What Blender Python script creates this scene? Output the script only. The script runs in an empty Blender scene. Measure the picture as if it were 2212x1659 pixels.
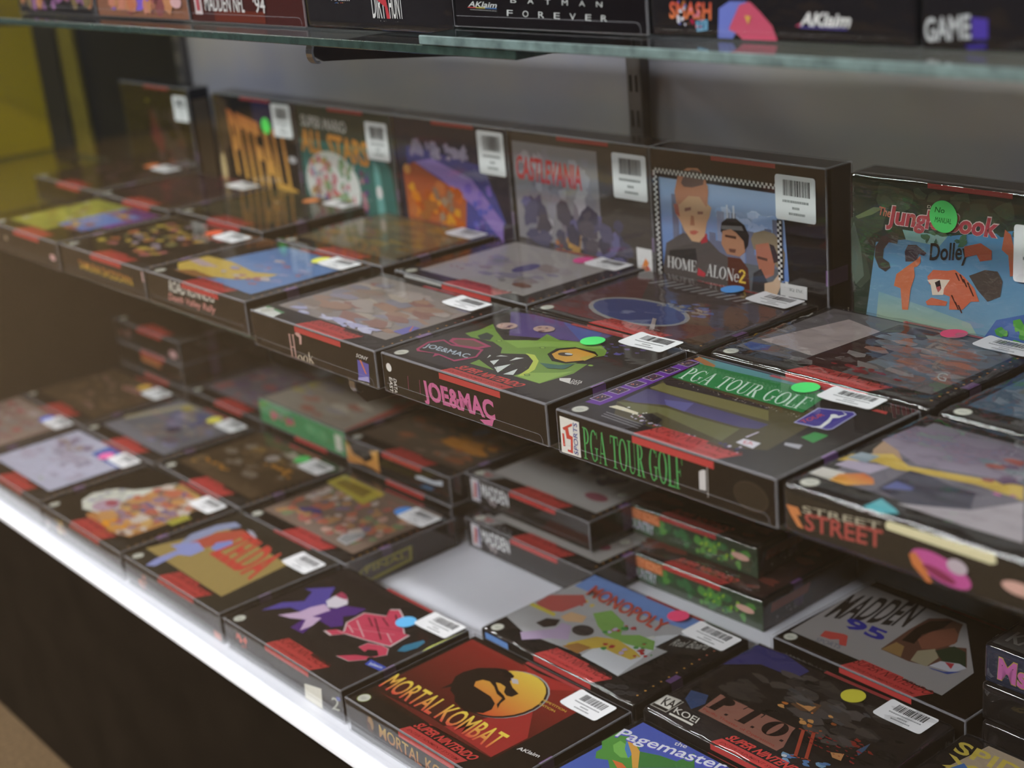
import bpy, bmesh, math, random
from mathutils import Vector, Matrix, noise
from mathutils.geometry import tessellate_polygon
OZ = 0.5634            # height of the middle shelf's top above the floor
ZL = -0.26340          # bottom deck, relative to the middle shelf
W, D, H = 0.178, 0.127, 0.028      # carton
GAP = 0.0015                        # film stands off the carton by this
sc_ = bpy.context.scene
C = sc_.collection
# ------------------------------------------------------------------ helpers
def lin(h):
    v = [int(h[i:i+2], 16)/255 for i in (0, 2, 4)]
    return [x/12.92 if x <= .04045 else ((x+.055)/1.055)**2.4 for x in v]
GAIN = 1.08
def ink(h, k=GAIN):
    v = lin(h); g = .3*v[0]+.6*v[1]+.1*v[2]; v = [x*.88+g*.12 for x in v]
    return tuple(min(.85, max(.002, (x-.011)*k)) for x in v) + (1,)
def nodes(name):
    m = bpy.data.materials.new(name); m.use_nodes = True
    nt = m.node_tree; nt.nodes.clear()
    o = nt.nodes.new('ShaderNodeOutputMaterial')
    return m, nt, o
def N(nt, t, **kw):
    n = nt.nodes.new(t)
    for k, v in kw.items():
        if k in n.inputs.keys() if isinstance(k, str) else False: n.inputs[k].default_value = v
        else: setattr(n, k, v)
    return n
def L(nt, a, b): nt.links.new(a, b)
def solid(name, col, rough=.5, spec=.5, metal=0, nscale=40, namt=.12, bump=.0, coat=0):
    m, nt, o = nodes(name)
    p = nt.nodes.new('ShaderNodeBsdfPrincipled')
    p.inputs['Roughness'].default_value = rough; p.inputs['Metallic'].default_value = metal
    p.inputs['Specular IOR Level'].default_value = spec; p.inputs['Coat Weight'].default_value = coat
    tc = nt.nodes.new('ShaderNodeTexCoord'); nz = nt.nodes.new('ShaderNodeTexNoise')
    nz.inputs['Scale'].default_value = nscale; nz.inputs['Detail'].default_value = 4
    L(nt, tc.outputs['Object'], nz.inputs['Vector'])
    r = nt.nodes.new('ShaderNodeValToRGB')
    c = lin(col) if isinstance(col, str) else col
    r.color_ramp.elements[0].position = .3; r.color_ramp.elements[1].position = .7
    r.color_ramp.elements[0].color = [x*(1-namt) for x in c] + [1]
    r.color_ramp.elements[1].color = [min(1, x*(1+namt)) for x in c] + [1]
    L(nt, nz.outputs['Fac'], r.inputs['Fac']); L(nt, r.outputs['Color'], p.inputs['Base Color'])
    if bump:
        b = nt.nodes.new('ShaderNodeBump'); b.inputs['Strength'].default_value = bump; b.inputs['Distance'].default_value = .002
        L(nt, nz.outputs['Fac'], b.inputs['Height']); L(nt, b.outputs['Normal'], p.inputs['Normal'])
    L(nt, p.outputs['BSDF'], o.inputs['Surface'])
    return m
def ink_mat():
    m, nt, o = nodes('printed_card')
    p = nt.nodes.new('ShaderNodeBsdfPrincipled'); p.inputs['Roughness'].default_value = .5
    p.inputs['Specular IOR Level'].default_value = .06
    a = nt.nodes.new('ShaderNodeAttribute'); a.attribute_name = 'ink'
    L(nt, a.outputs['Color'], p.inputs['Base Color']); L(nt, p.outputs['BSDF'], o.inputs['Surface'])
    return m
def fres(nt, ior):
    f = nt.nodes.new('ShaderNodeFresnel'); g = nt.nodes.new('ShaderNodeNewGeometry')
    mx = nt.nodes.new('ShaderNodeMix'); mx.inputs[2].default_value = ior; mx.inputs[3].default_value = 1/ior
    L(nt, g.outputs['Backfacing'], mx.inputs[0]); L(nt, mx.outputs[0], f.inputs['IOR'])
    return f
def film(name, ior=1.5, rough=.03, bump=0, bscale=60, tint=(1, 1, 1), haze=.0, stretch=(1, 1, 1), hazecol=(.9, .9, .95)):
    """thin clear sheet: see-through with a Fresnel mirror on each face and a little milky scatter"""
    m, nt, o = nodes(name)
    t = nt.nodes.new('ShaderNodeBsdfTransparent'); t.inputs['Color'].default_value = (*tint, 1)
    g = nt.nodes.new('ShaderNodeBsdfGlossy'); g.inputs['Roughness'].default_value = rough
    f = fres(nt, ior); mix = nt.nodes.new('ShaderNodeMixShader')
    L(nt, f.outputs['Fac'], mix.inputs[0]); L(nt, t.outputs[0], mix.inputs[1]); L(nt, g.outputs[0], mix.inputs[2])
    last = mix
    if haze:
        d = nt.nodes.new('ShaderNodeBsdfDiffuse'); d.inputs['Color'].default_value = (*hazecol, 1)
        m2 = nt.nodes.new('ShaderNodeMixShader'); m2.inputs[0].default_value = haze
        L(nt, last.outputs[0], m2.inputs[1]); L(nt, d.outputs[0], m2.inputs[2]); last = m2
    if bump:
        tc = nt.nodes.new('ShaderNodeTexCoord'); mp = nt.nodes.new('ShaderNodeMapping'); mp.inputs['Scale'].default_value = stretch
        nz = nt.nodes.new('ShaderNodeTexNoise'); nz.inputs['Scale'].default_value = bscale; nz.inputs['Detail'].default_value = 3; nz.inputs['Distortion'].default_value = .6
        b = nt.nodes.new('ShaderNodeBump'); b.inputs['Strength'].default_value = bump; b.inputs['Distance'].default_value = .001
        L(nt, tc.outputs['Object'], mp.inputs['Vector']); L(nt, mp.outputs[0], nz.inputs['Vector']); L(nt, nz.outputs['Fac'], b.inputs['Height'])
        L(nt, b.outputs['Normal'], g.inputs['Normal']); L(nt, b.outputs['Normal'], f.inputs['Normal'])
    L(nt, last.outputs[0], o.inputs['Surface'])
    return m
M = {}
M['ink'] = ink_mat()
M['film0'] = film('clear_sleeve_plastic', 1.72, .035, .12, 25, haze=.001)
M['film1'] = film('loose_sleeve_plastic', 1.74, .05, .35, 30, haze=.002, stretch=(1, 2.2, 1))
M['film2'] = film('crinkled_film', 1.8, .04, .5, 34, haze=.006, stretch=(1, 2.6, 1))
M['crease'] = film('sleeve_crease', 1.6, .15, 0, haze=.17)
M['glass'] = film('shelf_glass', 1.5, .01, 0, tint=(.93, .97, .95))
M['pane'] = film('door_glass', 1.42, .02, .015, 6, haze=.0, hazecol=(.62, .5, .36))
M['edge2'] = solid('dark_glass_cut_edge', (.03, .055, .045), .2, .6, nscale=90, namt=.35)
M['edge'] = solid('glass_cut_edge', (.15, .215, .205), .25, .6, nscale=90, namt=.35)
def obj(name, bm, mats, parent=None, smooth=False):
    me = bpy.data.meshes.new(name); bm.to_mesh(me); bm.free()
    for m in (mats if isinstance(mats, (list, tuple)) else [mats]): me.materials.append(m)
    if smooth:
        for p in me.polygons: p.use_smooth = True
    o = bpy.data.objects.new(name, me); C.objects.link(o)
    if parent: o.parent = parent
    return o
def box_bm(bm, x0, y0, z0, x1, y1, z1, bev=0, seg=2, mi=0):
    r = bmesh.ops.create_cube(bm, size=1)
    for v in r['verts']:
        v.co = Vector(((x0+x1)/2+v.co.x*(x1-x0), (y0+y1)/2+v.co.y*(y1-y0), (z0+z1)/2+v.co.z*(z1-z0)))
    fs = set(f for v in r['verts'] for f in v.link_faces)
    for f in fs: f.material_index = mi
    if bev:
        es = set(e for v in r['verts'] for e in v.link_edges)
        rr = bmesh.ops.bevel(bm, geom=list(es), offset=bev, segments=seg, affect='EDGES', profile=.5)
        return rr['faces']
def bx(name, x0, y0, z0, x1, y1, z1, mat, parent=None, bev=0):
    bm = bmesh.new(); box_bm(bm, x0, y0, z0+OZ, x1, y1, z1+OZ, bev)
    return obj(name, bm, mat, parent)
def tag(o, label=None, cat=None, group=None, kind=None):
    if label: o['label'] = label
    if cat: o['category'] = cat
    if group: o['group'] = group
    if kind: o['kind'] = kind
    return o
def empty(name, loc=(0, 0, 0)):
    o = bpy.data.objects.new(name, None); o.empty_display_size = .02; C.objects.link(o); o.location = loc
    return o
# ------------------------------------------------------------------ lettering
def ring(cx, cy, rx, ry, tx, ty, a0=0, a1=360, n=22):
    out = []; inn = []
    for i in range(n+1):
        a = math.radians(a0+(a1-a0)*i/n)
        out.append((cx+rx*math.cos(a), cy+ry*math.sin(a))); inn.append((cx+(rx-tx)*math.cos(a), cy+(ry-ty)*math.sin(a)))
    return [[out[i], out[i+1], inn[i+1], inn[i]] for i in range(n)]
def ln(x0, y0, x1, y1, t):
    dx, dy = x1-x0, y1-y0; l = math.hypot(dx, dy) or 1; nx, ny = -dy/l*t/2, dx/l*t/2
    return [(x0+nx, y0+ny), (x1+nx, y1+ny), (x1-nx, y1-ny), (x0-nx, y0-ny)]
def st(x, t=.15, y0=0, y1=1): return [(x, y0), (x+t, y0), (x+t, y1), (x, y1)]
def sr(x0, x1, y, h=.035): return [(x0, y), (x1, y), (x1, y+h), (x0, y+h)]
def serif(ch, T=.15):
    t = .045
    if ch == ' ': return .35, []
    if ch == 'P': return .68, [st(.1, T), sr(0, .38, 0), sr(0, .3, .965)] + ring(.28, .74, .36, .26, T, t, -90, 90)
    if ch == 'R': return .76, [st(.1, T), sr(0, .36, 0), sr(0, .3, .965)] + ring(.28, .75, .34, .25, T*.9, t, -90, 90) + [ln(.38, .5, .66, .02, T), sr(.55, .78, 0)]
    if ch == 'G': return .84, ring(.42, .5, .4, .5, T, t, 48, 330) + [st(.6, T*.9, .08, .44), sr(.5, .84, .42), st(.74, .04, .74, .95)]
    if ch == 'A': return .8, [ln(.1, 0, .4, 1, t), ln(.68, 0, .4, 1, T), sr(.18, .6, .32), sr(0, .2, 0), sr(.54, .82, 0)]
    if ch == 'T': return .78, [st(.33, T), sr(.02, .78, .955, .045), sr(.22, .6, 0), ln(.04, .98, .02, .74, t), ln(.76, .98, .78, .74, t)]
    if ch == 'O': return .86, ring(.43, .5, .42, .5, T, t)
    if ch == 'U': return .82, [st(.1, T, .28, 1), st(.66, t, .28, 1), sr(0, .35, .965), sr(.56, .82, .965)] + ring(.4, .3, .31, .3, T, t, 180, 290) + ring(.4, .3, .31, .3, t, t, 290, 360)
    if ch == 'L': return .66, [st(.1, T), sr(0, .35, .965), sr(0, .66, 0, .045), ln(.64, 0, .66, .26, t)]
    if ch == 'F': return .66, [st(.1, T), sr(0, .66, .955, .045), sr(0, .36, 0), ln(.64, .98, .66, .74, t), sr(.2, .48, .5), st(.46, .035, .4, .62)]
    if ch == 'E': return .68, [st(.1, T), sr(0, .64, .955, .045), sr(0, .68, 0, .045), ln(.63, .98, .65, .76, t), ln(.66, 0, .68, .26, t), sr(.2, .48, .5), st(.46, .035, .4, .62)]
    if ch == 'H': return .86, [st(.08, T), st(.62, T), sr(0, .3, 0), sr(0, .3, .965), sr(.54, .86, 0), sr(.54, .86, .965), sr(.2, .65, .5)]
    if ch == 'M': return 1.02, [st(.1, t), ln(.14, 1, .48, .04, T), ln(.5, .04, .86, 1, t), st(.8, T), sr(0, .22, 0), sr(.72, 1.02, 0), sr(0, .2, .965), sr(.8, 1.02, .965)]
    if ch == 'N': return .86, [st(.1, t), ln(.12, 1, .74, .04, T), st(.72, t), sr(0, .22, 0), sr(0, .2, .965), sr(.62, .86, .965)]
    if ch == 'I': return .38, [st(.12, T), sr(0, .38, 0), sr(0, .38, .965)]
    if ch == 'C': return .8, ring(.42, .5, .4, .5, T, t, 45, 315)
    if ch == 'Q': return .86, ring(.43, .5, .42, .5, T, t) + [ln(.5, .2, .8, -.1, T)]
    if ch == 'e': return .62, ring(.31, .33, .29, .33, T*.8, t, 0, 320) + [sr(.08, .58, .36)]
    if ch == 'o': return .62, ring(.31, .33, .29, .33, T*.8, t)
    if ch == 'k': return .62, [st(.06, T*.8), ln(.14, .3, .5, .66, t), ln(.25, .4, .55, 0, T*.8), sr(0, .26, 0), sr(.42, .64, 0)]
    if ch == '2': return .62, ring(.3, .72, .27, .28, T, T*.7, 0, 170) + [ln(.5, .68, .1, .08, T), sr(.04, .6, 0, .14)]
    if ch == '.': return .22, [[(.04, 0), (.16, 0), (.16, .12), (.04, .12)]]
    return .5, [st(.15, T)]
# narrow fiery capitals and heavy fat-face capitals are made from the same strokes
def glyphs(s, style):
    polys = []; x = 0
    for ch in s:
        if style == 4: w, ps = serif(ch, .3)
        else: w, ps = serif(ch)
        for p in ps: polys.append([(a+x, b) for a, b in p])
        x += w + .06
    return x-.06, 1, polys
_tc = {}
def text_tris(s, bold):
    """built-in font outlines, filled, scaled to the unit square"""
    k = (s, bold)
    if k in _tc: return _tc[k]
    cu = bpy.data.curves.new('lettering', 'FONT'); cu.body = s; cu.offset = bold*.006; cu.resolution_u = 3
    o = bpy.data.objects.new('lettering', cu); C.objects.link(o)
    me = o.to_mesh()
    vs = [(v.co.x, v.co.y) for v in me.vertices]; ps = [tuple(p.vertices) for p in me.polygons]
    o.to_mesh_clear(); bpy.data.objects.remove(o); bpy.data.curves.remove(cu)
    x0 = min(v[0] for v in vs); x1 = max(v[0] for v in vs); y0 = min(v[1] for v in vs); y1 = max(v[1] for v in vs)
    out = [[((vs[i][0]-x0)/(x1-x0), (vs[i][1]-y0)/(y1-y0)) for i in p] for p in ps]
    _tc[k] = out
    return out
# ------------------------------------------------------------------ printing on a carton
def cols(c):
    if '>' in c: a, b = c.split('>'); return ink(a), ink(b)
    return ink(c), None
class Print:
    def __init__(s, bm, lay): s.bm = bm; s.lay = lay; s.jobs = {'T': [], 'F': [], 'R': []}
    def add(s, face, polys, c):
        # polys: list of 2-D polygons in millimetres; one layer of ink
        a, b = c
        if not polys: return
        if b: y0 = min(p[1] for q in polys for p in q); y1 = max(p[1] for q in polys for p in q)
        out = []
        for q in polys:
            cc = [a if not b else tuple(a[k]+(b[k]-a[k])*((p[1]-y0)/((y1-y0) or 1)) for k in range(4)) for p in q]
            out.append((q, cc))
        s.jobs[face].append(out)
    def flush(s):
        for face, jobs in s.jobs.items():
            n = len(jobs)
            lim = {'T': (178, 127), 'F': (178, 28), 'R': (127, 28)}[face]
            for i, job in enumerate(jobs):
                z = .02+1.2*(i+1)/(n+1)
                for q, cc in job:
                    vs = []
                    for x, y in q:
                        x = min(max(x, .1), lim[0]-.1)/1000; y = min(max(y, .1), lim[1]-.1)/1000; h = z/1000
                        vs.append(s.bm.verts.new((x, y, H+h) if face == 'T' else (x, -h, y) if face == 'F' else (W+h, x, y)))
                    if len(q) <= 4: tr = [list(range(len(q)))]
                    else: tr = [list(t) for t in tessellate_polygon([[Vector((p[0], p[1], 0)) for p in q]])]
                    for t in tr:
                        if len(set(t)) < 3: continue
                        try: f = s.bm.faces.new([vs[k] for k in t])
                        except ValueError: continue
                        for lp, k in zip(f.loops, t): lp[s.lay] = cc[k]
def ell(x, y, rx, ry, rot=0, n=26):
    r = math.radians(rot); c, s_ = math.cos(r), math.sin(r)
    return [(x+rx*math.cos(a)*c-ry*math.sin(a)*s_, y+rx*math.cos(a)*s_+ry*math.sin(a)*c) for a in [2*math.pi*i/n for i in range(n)]]
def do_item(P, it):
    k, face, col = it[0], it[1], it[2]; v = it[3]
    if k == 'p': P.add(face, [[(v[i], v[i+1]) for i in range(0, len(v), 2)]], cols(col))
    elif k == 'e': P.add(face, [ell(*v)], cols(col))
    elif k == 's':
        seed, n, x, y, w, h, size, asp = v; rr = random.Random(seed); pal = [lin(c) for c in col.split()]
        if size >= 8: av = [sum(c[k] for c in pal)/len(pal) for k in range(3)]; pal = [[c[k]*.62+av[k]*.38 for k in range(3)] for c in pal]
        pal = [tuple(min(.85, max(.002, (q-.011)*GAIN)) for q in c)+(1,) for c in pal]
        for i in range(int(n)):
            sz = size*(.45+.75*rr.random())/2; cx = x+sz+rr.random()*max(.1, w-2*sz); cy = y+sz+rr.random()*max(.1, h-2*sz)
            a0 = rr.random()*6.28 if asp < 1.3 else rr.uniform(-.25, .25); m_ = rr.randint(5, 9); q = []
            for j in range(m_):
                a = 2*math.pi*j/m_; r = sz*rr.uniform(.6, 1.25); px, py = r*math.cos(a)*asp**.5, r*math.sin(a)/asp**.5
                q.append((min(max(cx+px*math.cos(a0)-py*math.sin(a0), x), x+w), min(max(cy+px*math.sin(a0)+py*math.cos(a0), y), y+h)))
            P.add(face, [q], (rr.choice(pal), None))
    elif k == 'k':
        x, y, w, h, c = v; q = []
        P.add(face, [[(x, y), (x+w, y), (x+w, y+h), (x, y+h)]], (ink('1e1e20'), None))
        for i in range(int(w/c)):
            for j in range(int(h/c)):
                if (i+j) % 2 == 0: q.append([(x+i*c, y+j*c), (x+i*c+c, y+j*c), (x+i*c+c, y+j*c+c), (x+i*c, y+j*c+c)])
        P.add(face, q, cols(col))
    elif k == 't':
        s, style, bold = it[4], it[5], it[6]
        if style in (1, 4): w, h, ps = glyphs(s, style); ps = [[(a/w, b) for a, b in p] for p in ps]
        else: ps = text_tris(s, bold)
        ox, oy, ax, ay, bx_, by_ = v
        P.add(face, [[(ox+a*ax+b*bx_, oy+a*ay+b*by_) for a, b in p] for p in ps], cols(col))
RED = 'bc3836'
def carton(d, parent):
    bm = bmesh.new(); lay = bm.loops.layers.float_color.new('ink')
    box_bm(bm, 0, 0, 0, W, D, H, .0005, 1)
    base, spine = ink(d['base']), ink(d['spine']); side = ink(d.get('side', d['base']))
    for f in bm.faces:
        c = base if f.normal.z > .5 else (spine if f.normal.y < -.3 else side)
        bm.normal_update()
        for lp in f.loops: lp[lay] = c
    bm.normal_update()
    for f in bm.faces:
        c = spine if f.normal.y < -.5 else side if abs(f.normal.x) > .5 or f.normal.y > .5 else base
        for lp in f.loops: lp[lay] = c
    P = Print(bm, lay)
    # house style of these cartons: ovals, row of dots, purple tab, seal, red tab and name block
    for i, (x, y) in enumerate(((146, 8), (154, 13), (158, 6), (166, 11))):
        P.add('T', [ell(x, y, 5, 3, 20)], (ink('3c3a3a'), None))
        P.add('T', [ell(x, y, 4, 2.2, 20)], (ink('302e2e'), None))
    for i in range(12):
        y = 12+i*8.5; P.add('T', [ell(171-.2*i, y, .9, .9, 0, 10)], (ink('c08a30' if i < 8 else 'c06a50'), None))
    if d['purple']:
        P.add('T', [[(172, 40), (178, 40), (178, 52), (172, 52)]], (ink('7d5496' if d['purple'] == 2 else '6a4a7a'), None)); P.add('R', [[(40, 6), (52, 6), (52, 28), (40, 28)]], (ink('76509a' if d['purple'] == 2 else '4a3a56'), None))
    for it in d['items']: do_item(P, it)
    if d['seal']:
        P.add('T', [ell(11, 8.5, 5.6, 5.6)], (ink('8f9a4a' if d['seal'] == 2 else '8a8a80'), None)); P.add('T', [ell(11, 8.5, 5, 5)], (ink('c8c8b8'), None))
        P.add('T', [[(8, 7.9), (14, 7.9), (14, 8.3), (8, 8.3)], [(8.4, 9.2), (13.6, 9.2), (13.6, 9.6), (8.4, 9.6)], [(9, 6.6), (13, 6.6), (13, 7), (9, 7)]], (ink('8a9088'), None))
    if d['tab']: P.add('T', [[(66, 123.5), (131, 123.5), (131, 127), (66, 127)]], (ink('a83a3c'), None))
    if d['tag']:
        if d['tag'] == 2: P.add('T', [[(67, 0), (133, 0), (141, 14.5), (113, 14.5), (112, 18), (74, 18)]], (ink(RED), None))
        P.add('T', [[(67, 0), (133, 0), (137, 8.2), (70, 8.2)]], (ink(RED), None))
        for p in text_tris('ENTERTAINMENT SYSTEM', 1)[:1]:
            P.add('T', [[(72+a*58+b*1.2, 3+b*2.6) for a, b in q] for q in text_tris('ENTERTAINMENT SYSTEM', 1)], (ink('7a1c1c'), None))
        tcol = ink('6a2020') if d['tag'] == 2 else ink('d03a34')
        P.add('T', [[(71+a*67+b*3, 9.4+b*7.6) for a, b in q] for q in text_tris('SUPER NINTENDO', 5 if d['tag'] != 2 else 0)], (tcol, None))
        P.add('F', [[(67, 23.4), (133, 23.4), (133, 28), (67, 28)]], (ink(RED), None))
    P.flush()
    return obj('carton', bm, M['ink'], parent)
def sleeve(d, parent):
    wr = d['wr']; bm = bmesh.new(); w, dd, h = W+2*GAP, D+2*GAP, H+.0025
    mat = 'film0' if wr < .5 else 'film1' if wr < .85 else 'film2'
    if wr < .5:
        fs = box_bm(bm, 0, 0, 0, w, dd, h, .0012, 2) or []
        for f in fs:
            if f.calc_area() < .02*.001*9 or True: f.material_index = 1
        # folded tab on the front: a welded line near the lower edge with rounded end
        def strip(pts, t=.0004):
            for (x0, z0), (x1, z1) in zip(pts, pts[1:]):
                q = ln(x0, z0, x1, z1, t)
                f = bm.faces.new([bm.verts.new((a, -.00008, b)) for a, b in q]); f.material_index = 1
        pts = [(.004, .0075), (w-.010, .0075)] + [(w-.010+.004*math.sin(a), .0035+.004*math.cos(a)) for a in [i*math.pi/12 for i in range(1, 7)]] + [(w-.006, .001)]
        strip(pts)
    else:
        nx, ny, nz_ = 44, 32, 10; r = .003 if wr < .85 else .0048
        vs = {}
        def vert(i, j, k):
            if (i, j, k) in vs: return vs[(i, j, k)]
            p = Vector((w*i/nx, dd*j/ny, h*k/nz_))
            c = Vector((min(max(p.x, r), w-r), min(max(p.y, r), dd-r), min(max(p.z, r), h-r)))
            n_ = (p-c); q = c + (n_.normalized()*r if n_.length > 1e-9 else n_)
            s_ = Vector((d['seed']*3.1, 1.7, d['seed']*.7))
            a = noise.noise(q*38+s_)*.6 + noise.noise(Vector((q.x*60, q.y*160, q.z*160))+s_)*.35 + abs(noise.noise(q*70+s_))*.45
            edge = min(1, min(p.x, w-p.x, p.y, dd-p.y)/.012 + .25)
            q += (n_.normalized() if n_.length > 1e-9 else Vector((0, 0, 1))) * (max(-.3, a)+.15)*(.0011 if wr < .85 else .0022)*wr*edge
            if k == 0: q.z = max(q.z, 0)
            vs[(i, j, k)] = bm.verts.new(q); return vs[(i, j, k)]
        def quad(a, b, c_, d_): bm.faces.new([vert(*a), vert(*b), vert(*c_), vert(*d_)])
        for i in range(nx):
            for j in range(ny):
                quad((i, j, nz_), (i+1, j, nz_), (i+1, j+1, nz_), (i, j+1, nz_)); quad((i, j, 0), (i, j+1, 0), (i+1, j+1, 0), (i+1, j, 0))
            for k in range(nz_):
                quad((i, 0, k), (i+1, 0, k), (i+1, 0, k+1), (i, 0, k+1)); quad((i, ny, k), (i, ny, k+1), (i+1, ny, k+1), (i+1, ny, k))
        for j in range(ny):
            for k in range(nz_):
                quad((0, j, k), (0, j, k+1), (0, j+1, k+1), (0, j+1, k)); quad((nx, j, k), (nx, j+1, k), (nx, j+1, k+1), (nx, j, k+1))
    o = obj('plastic_sleeve', bm, [M[mat], M['crease']], parent, smooth=wr >= .5)
    o.location = (-GAP, -GAP, -.0005)
    return o
def rrect(x, y, w, h, r, n=5):
    q = []
    for cx, cy, a0 in ((x+w-r, y+r, -90), (x+w-r, y+h-r, 0), (x+r, y+h-r, 90), (x+r, y+r, 180)):
        for i in range(n+1):
            a = math.radians(a0+90*i/n); q.append((cx+r*math.cos(a), cy+r*math.sin(a)))
    return q
def sticker_top(d): return H+.0020+(.0009 if d['wr'] >= .5 else 0)
def price_label(d, parent):
    x, y, w, h, rot = d['lab']; rr = random.Random(d['seed']); bm = bmesh.new(); lay = bm.loops.layers.float_color.new('ink')
    zt = sticker_top(d); curl = .0016 if h < 30 else .0004
    cx, cy = w/2, h/2; ca, sa = math.cos(math.radians(rot)), math.sin(math.radians(rot))
    def put(px, py, z): # px,py in label mm
        u = px/w; lift = curl*max(0, (.35-u))**2*6
        X, Y = (px-cx)*ca-(py-cy)*sa+cx+x, (px-cx)*sa+(py-cy)*ca+cy+y
        return (X/1000, Y/1000, zt+lift+z)
    white = ink('c8ccca', 1.5); grey = ink('8a8c8c', 1.2); blk = ink('2a2a2c', 1)
    # body sliced along its length so that it can curl
    R = 2.2; n = 14
    def yext(px):
        if px < R: k = R-math.sqrt(max(0, R*R-(R-px)**2))
        elif px > w-R: k = R-math.sqrt(max(0, R*R-(px-(w-R))**2))
        else: k = 0
        return k, h-k
    xs = [0, .5, 1.2, R] + [R+(w-2*R)*i/n for i in range(1, n)] + [w-R, w-1.2, w-.5, w]
    for z in (0, .0002):
        for a, b in zip(xs, xs[1:]):
            (a0, a1), (b0, b1) = yext(a), yext(b)
            f = bm.faces.new([bm.verts.new(put(*p, z)) for p in ((a, a0), (b, b0), (b, b1), (a, a1))])
            for lp in f.loops: lp[lay] = white
    def mark(x0, y0, x1, y1, c):
        m_ = max(1, int((x1-x0)/3))
        for i in range(m_):
            a, b = x0+(x1-x0)*i/m_, x0+(x1-x0)*(i+1)/m_
            f = bm.faces.new([bm.verts.new(put(*p, .0003)) for p in ((a, y0), (b, y0), (b, y1), (a, y1))])
            for lp in f.loops: lp[lay] = c
    px = w*.2
    while px < w*.84:
        t = rr.choice((.35, .35, .6, .9)); mark(px, h*.55, px+t, h*.9, blk); px += t+rr.choice((.35, .5, .8))
    for yy, a, b in ((.40, .18, .82), (.26, .42, .60), (.13, .33, .72)):
        px = w*a
        while px < w*b: t = rr.uniform(.6, 1.6); mark(px, h*yy, px+t, h*(yy+.055), grey); px += t+.3
    bm.normal_update()
    return obj('price_label', bm, M['ink'], parent)
CN = {'e': 'orange', 'f': 'orange'}
def round_sticker(d, parent):
    col, x, y = d['stk'][:3]; r = d['stk'][3] if len(d['stk']) > 3 else 9; bm = bmesh.new(); lay = bm.loops.layers.float_color.new('ink')
    zt = sticker_top(d); c = ink(col, 1.6)
    q = ell(x, y, r, r, 0, 40)
    top = [bm.verts.new((a/1000, b/1000, zt+.00025)) for a, b in q]; bot = [bm.verts.new((a/1000, b/1000, zt)) for a, b in q]
    bm.faces.new(top)
    for i in range(40): bm.faces.new([bot[i], bot[(i+1) % 40], top[(i+1) % 40], top[i]])
    for f in bm.faces:
        for lp in f.loops: lp[lay] = c
    s = d.get('hand')
    if s:
        dk = ink('1c5a2c')
        for li, word in enumerate(s):
            for qq in text_tris(word, 0):
                f = bm.faces.new([bm.verts.new(((x-r*.62+a*r*1.2*(len(word)/6)**.5+b*.8)/1000, (y+r*.22-li*r*.62+b*r*.34)/1000, zt+.0004)) for a, b in qq])
                for lp in f.loops: lp[lay] = dk
    o = obj('round_sticker', bm, M['ink'], parent)
    rr_, gg, bb = [int(col[i:i+2], 16) for i in (0, 2, 4)]
    o['label'] = ('green' if gg > rr_*1.3 and gg > bb else 'blue' if bb > rr_*1.2 else 'yellow' if gg > rr_*.8 else 'pink' if bb > 70 else 'orange')+' round sticker'
    return o
def game_box(d):
    x, y, z, r = d['pose']; stand = d['stand']
    root = empty('game_box')
    rm = Matrix.Rotation(math.radians(r), 4, 'Z')
    ez = Vector((0, 0, 1))
    if stand:
        T = Matrix.Translation((x, y+H+.0028, z+OZ)) @ rm @ Matrix.Rotation(math.pi/2, 4, 'X') @ Matrix.Translation((GAP, GAP+.0002, GAP))
    else: T = Matrix.Translation((x, y, z+OZ)) @ rm @ Matrix.Translation((GAP, GAP, .0008))
    root.matrix_world = T
    tag(root, d['label'], 'game box', d['group'])
    carton(d, root); sleeve(d, root)
    if d['lab']: price_label(d, root)
    if d['stk']: round_sticker(d, root)
    return root

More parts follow.
